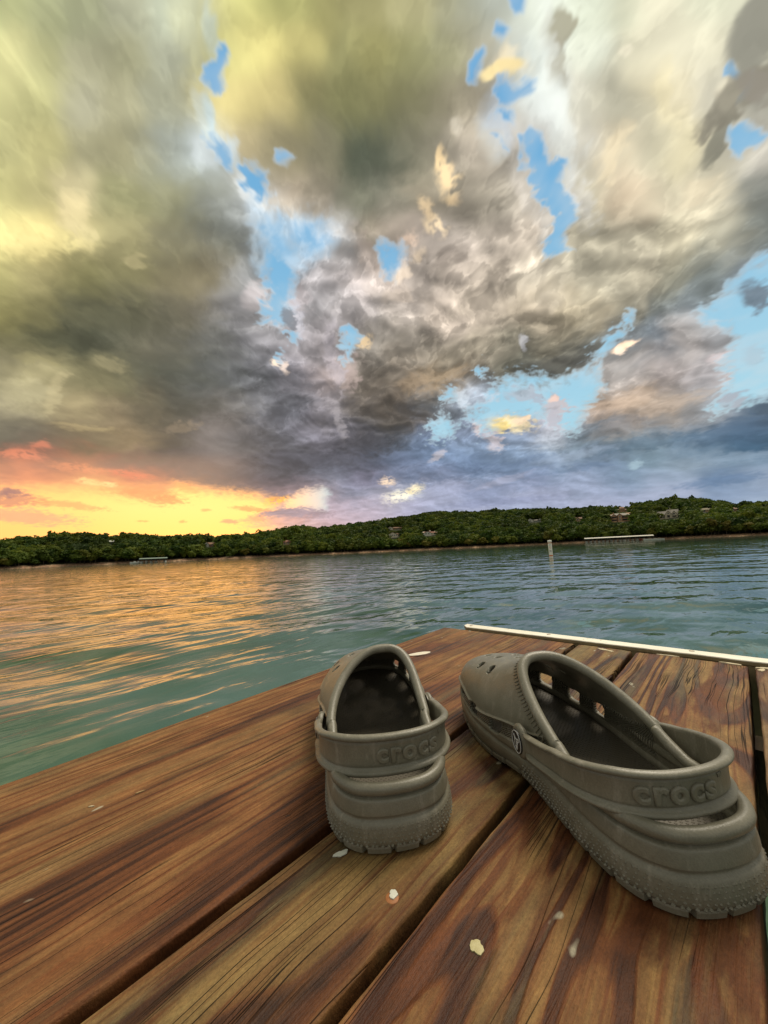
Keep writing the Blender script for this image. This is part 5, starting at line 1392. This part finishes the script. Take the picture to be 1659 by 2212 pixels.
        # white standing figure emblem: head with two raised arms over a tapering body
        E = [(-.0052, .0012), (-.0046, .0026), (-.0035, .0022), (-.0026, .0012), (-.0012, .0016), (.0002, .0016), (.0016, .0020), (.0024, .0036), (.0034, .0046), (.0040, .0036), (.0034, .0018), (.0030, .0004), (.0040, -.0012), (.0038, -.0034), (.0026, -.0052), (.0012, -.0068), (.0004, -.0070), (-.0006, -.0056), (-.0018, -.0030), (-.0022, -.0010), (-.0036, -.0006), (-.0050, -.0004)]
        sg = -1 if s_ < 0 else 1
        V = [c0+N3*.0046+X3*(p[0]*1+.003)+U3*(p[1]+.0008) for p in E]+[c0+N3*.0050+X3*(p[0]*1+.003)+U3*(p[1]+.0008) for p in E]; n_ = len(E)
        link('emblem', mesh('emblem', V, [tuple(range(n_, 2*n_)), tuple(range(n_-1, -1, -1))]+[(q, (q+1) % n_, n_+(q+1) % n_, n_+q) for q in range(n_)], m_wht, False), rv)
        # black marks inside the emblem
        for (x_, z_, w2, h2, an_) in ((.0006, -.0014, .0003, .0024, .1), (-.0002, .0004, .0010, .00035, .3), (.0020, -.0020, .00025, .0018, -.15), (-.0042, .0008, .0006, .0003, .2)):
            V = []
            for o_ in (.0050, .0052):
                for (q1, q2) in ((-1, -1), (1, -1), (1, 1), (-1, 1)):
                    xx = x_+q1*w2*math.cos(an_)-q2*h2*math.sin(an_); zz = z_+q1*w2*math.sin(an_)+q2*h2*math.cos(an_); V.append(c0+N3*o_+X3*(xx+.003)+U3*(zz+.0008))
            link('emblem_line', mesh('emblem_line', V, [(4, 5, 6, 7), (0, 1, 5, 4), (1, 2, 6, 5), (2, 3, 7, 6), (3, 0, 4, 7)], m_blk, False), rv)
    # raised lettering round the back of the strap
    def letters(txt, size, s0, zoff, nm, ext, bev):
        cu = bpy.data.curves.new('t', 'FONT'); cu.body = txt; cu.size = size; cu.align_x = 'CENTER'; cu.align_y = 'CENTER'; cu.extrude = ext; cu.bevel_depth = bev; cu.bevel_resolution = 2; cu.space_character = 1.22; cu.resolution_u = 6; cu.offset = .00032 if ext > .0002 else 0
        to = bpy.data.objects.new('t', cu); col.objects.link(to); bpy.context.view_layer.update()
        dg = bpy.context.evaluated_depsgraph_get(); me = bpy.data.meshes.new_from_object(to.evaluated_get(dg)); bpy.data.objects.remove(to); me.name = nm
        co = np.zeros(len(me.vertices)*3, np.float32); me.vertices.foreach_get('co', co); co = co.reshape(-1, 3)
        sdir = 1.0                                           # reading direction seen from behind = +x
        if CLn[-1, 0] < 0: sdir = -1.0
        aL = (co[:, 0]+s0)*sdir; P3 = np.stack([np.interp(aL, alen, CLn[:, c]) for c in range(3)], 1); U3 = np.stack([np.interp(aL, alen, U_[:, c]) for c in range(3)], 1); N3 = np.stack([np.interp(aL, alen, N_[:, c]) for c in range(3)], 1)
        N3 /= np.linalg.norm(N3, axis=1)[:, None]
        out = P3+U3*(co[:, 1:2]+zoff)+N3*(.0011+co[:, 2:3]); me.vertices.foreach_set('co', out.astype(np.float32).ravel())
        me.materials.clear(); me.materials.append(m_foam); me.polygons.foreach_set('use_smooth', np.ones(len(me.polygons), bool)); me.update()
        return link(nm, me, st_)
    letters('crocs', .0178, TXT_S, .0004, 'lettering', .0002, .0012)
    letters('™', .005, TXT_S+.0290, .0042, 'trademark', .0001, .0003)
    return root
def pose(x, y, deg): return DECK @ Matrix.Translation((x, y, .0006)) @ Matrix.Rotation(R(deg), 4, 'Z')
clogL = clog(-1, 'left brown foam clog standing with its strap low against the heel', (.0515, .1046, .0420, .0185, .0540, .0180, .0290), pose(-.1847, .1909, 50.75), .0065)
clogR = clog(1, 'right brown foam clog at the right edge, strap lifted above its open heel', (.0520, .1046, .0400, .0165, .0530, .0170, .0260), pose(-.0216, .2705, 52.82), -.003)
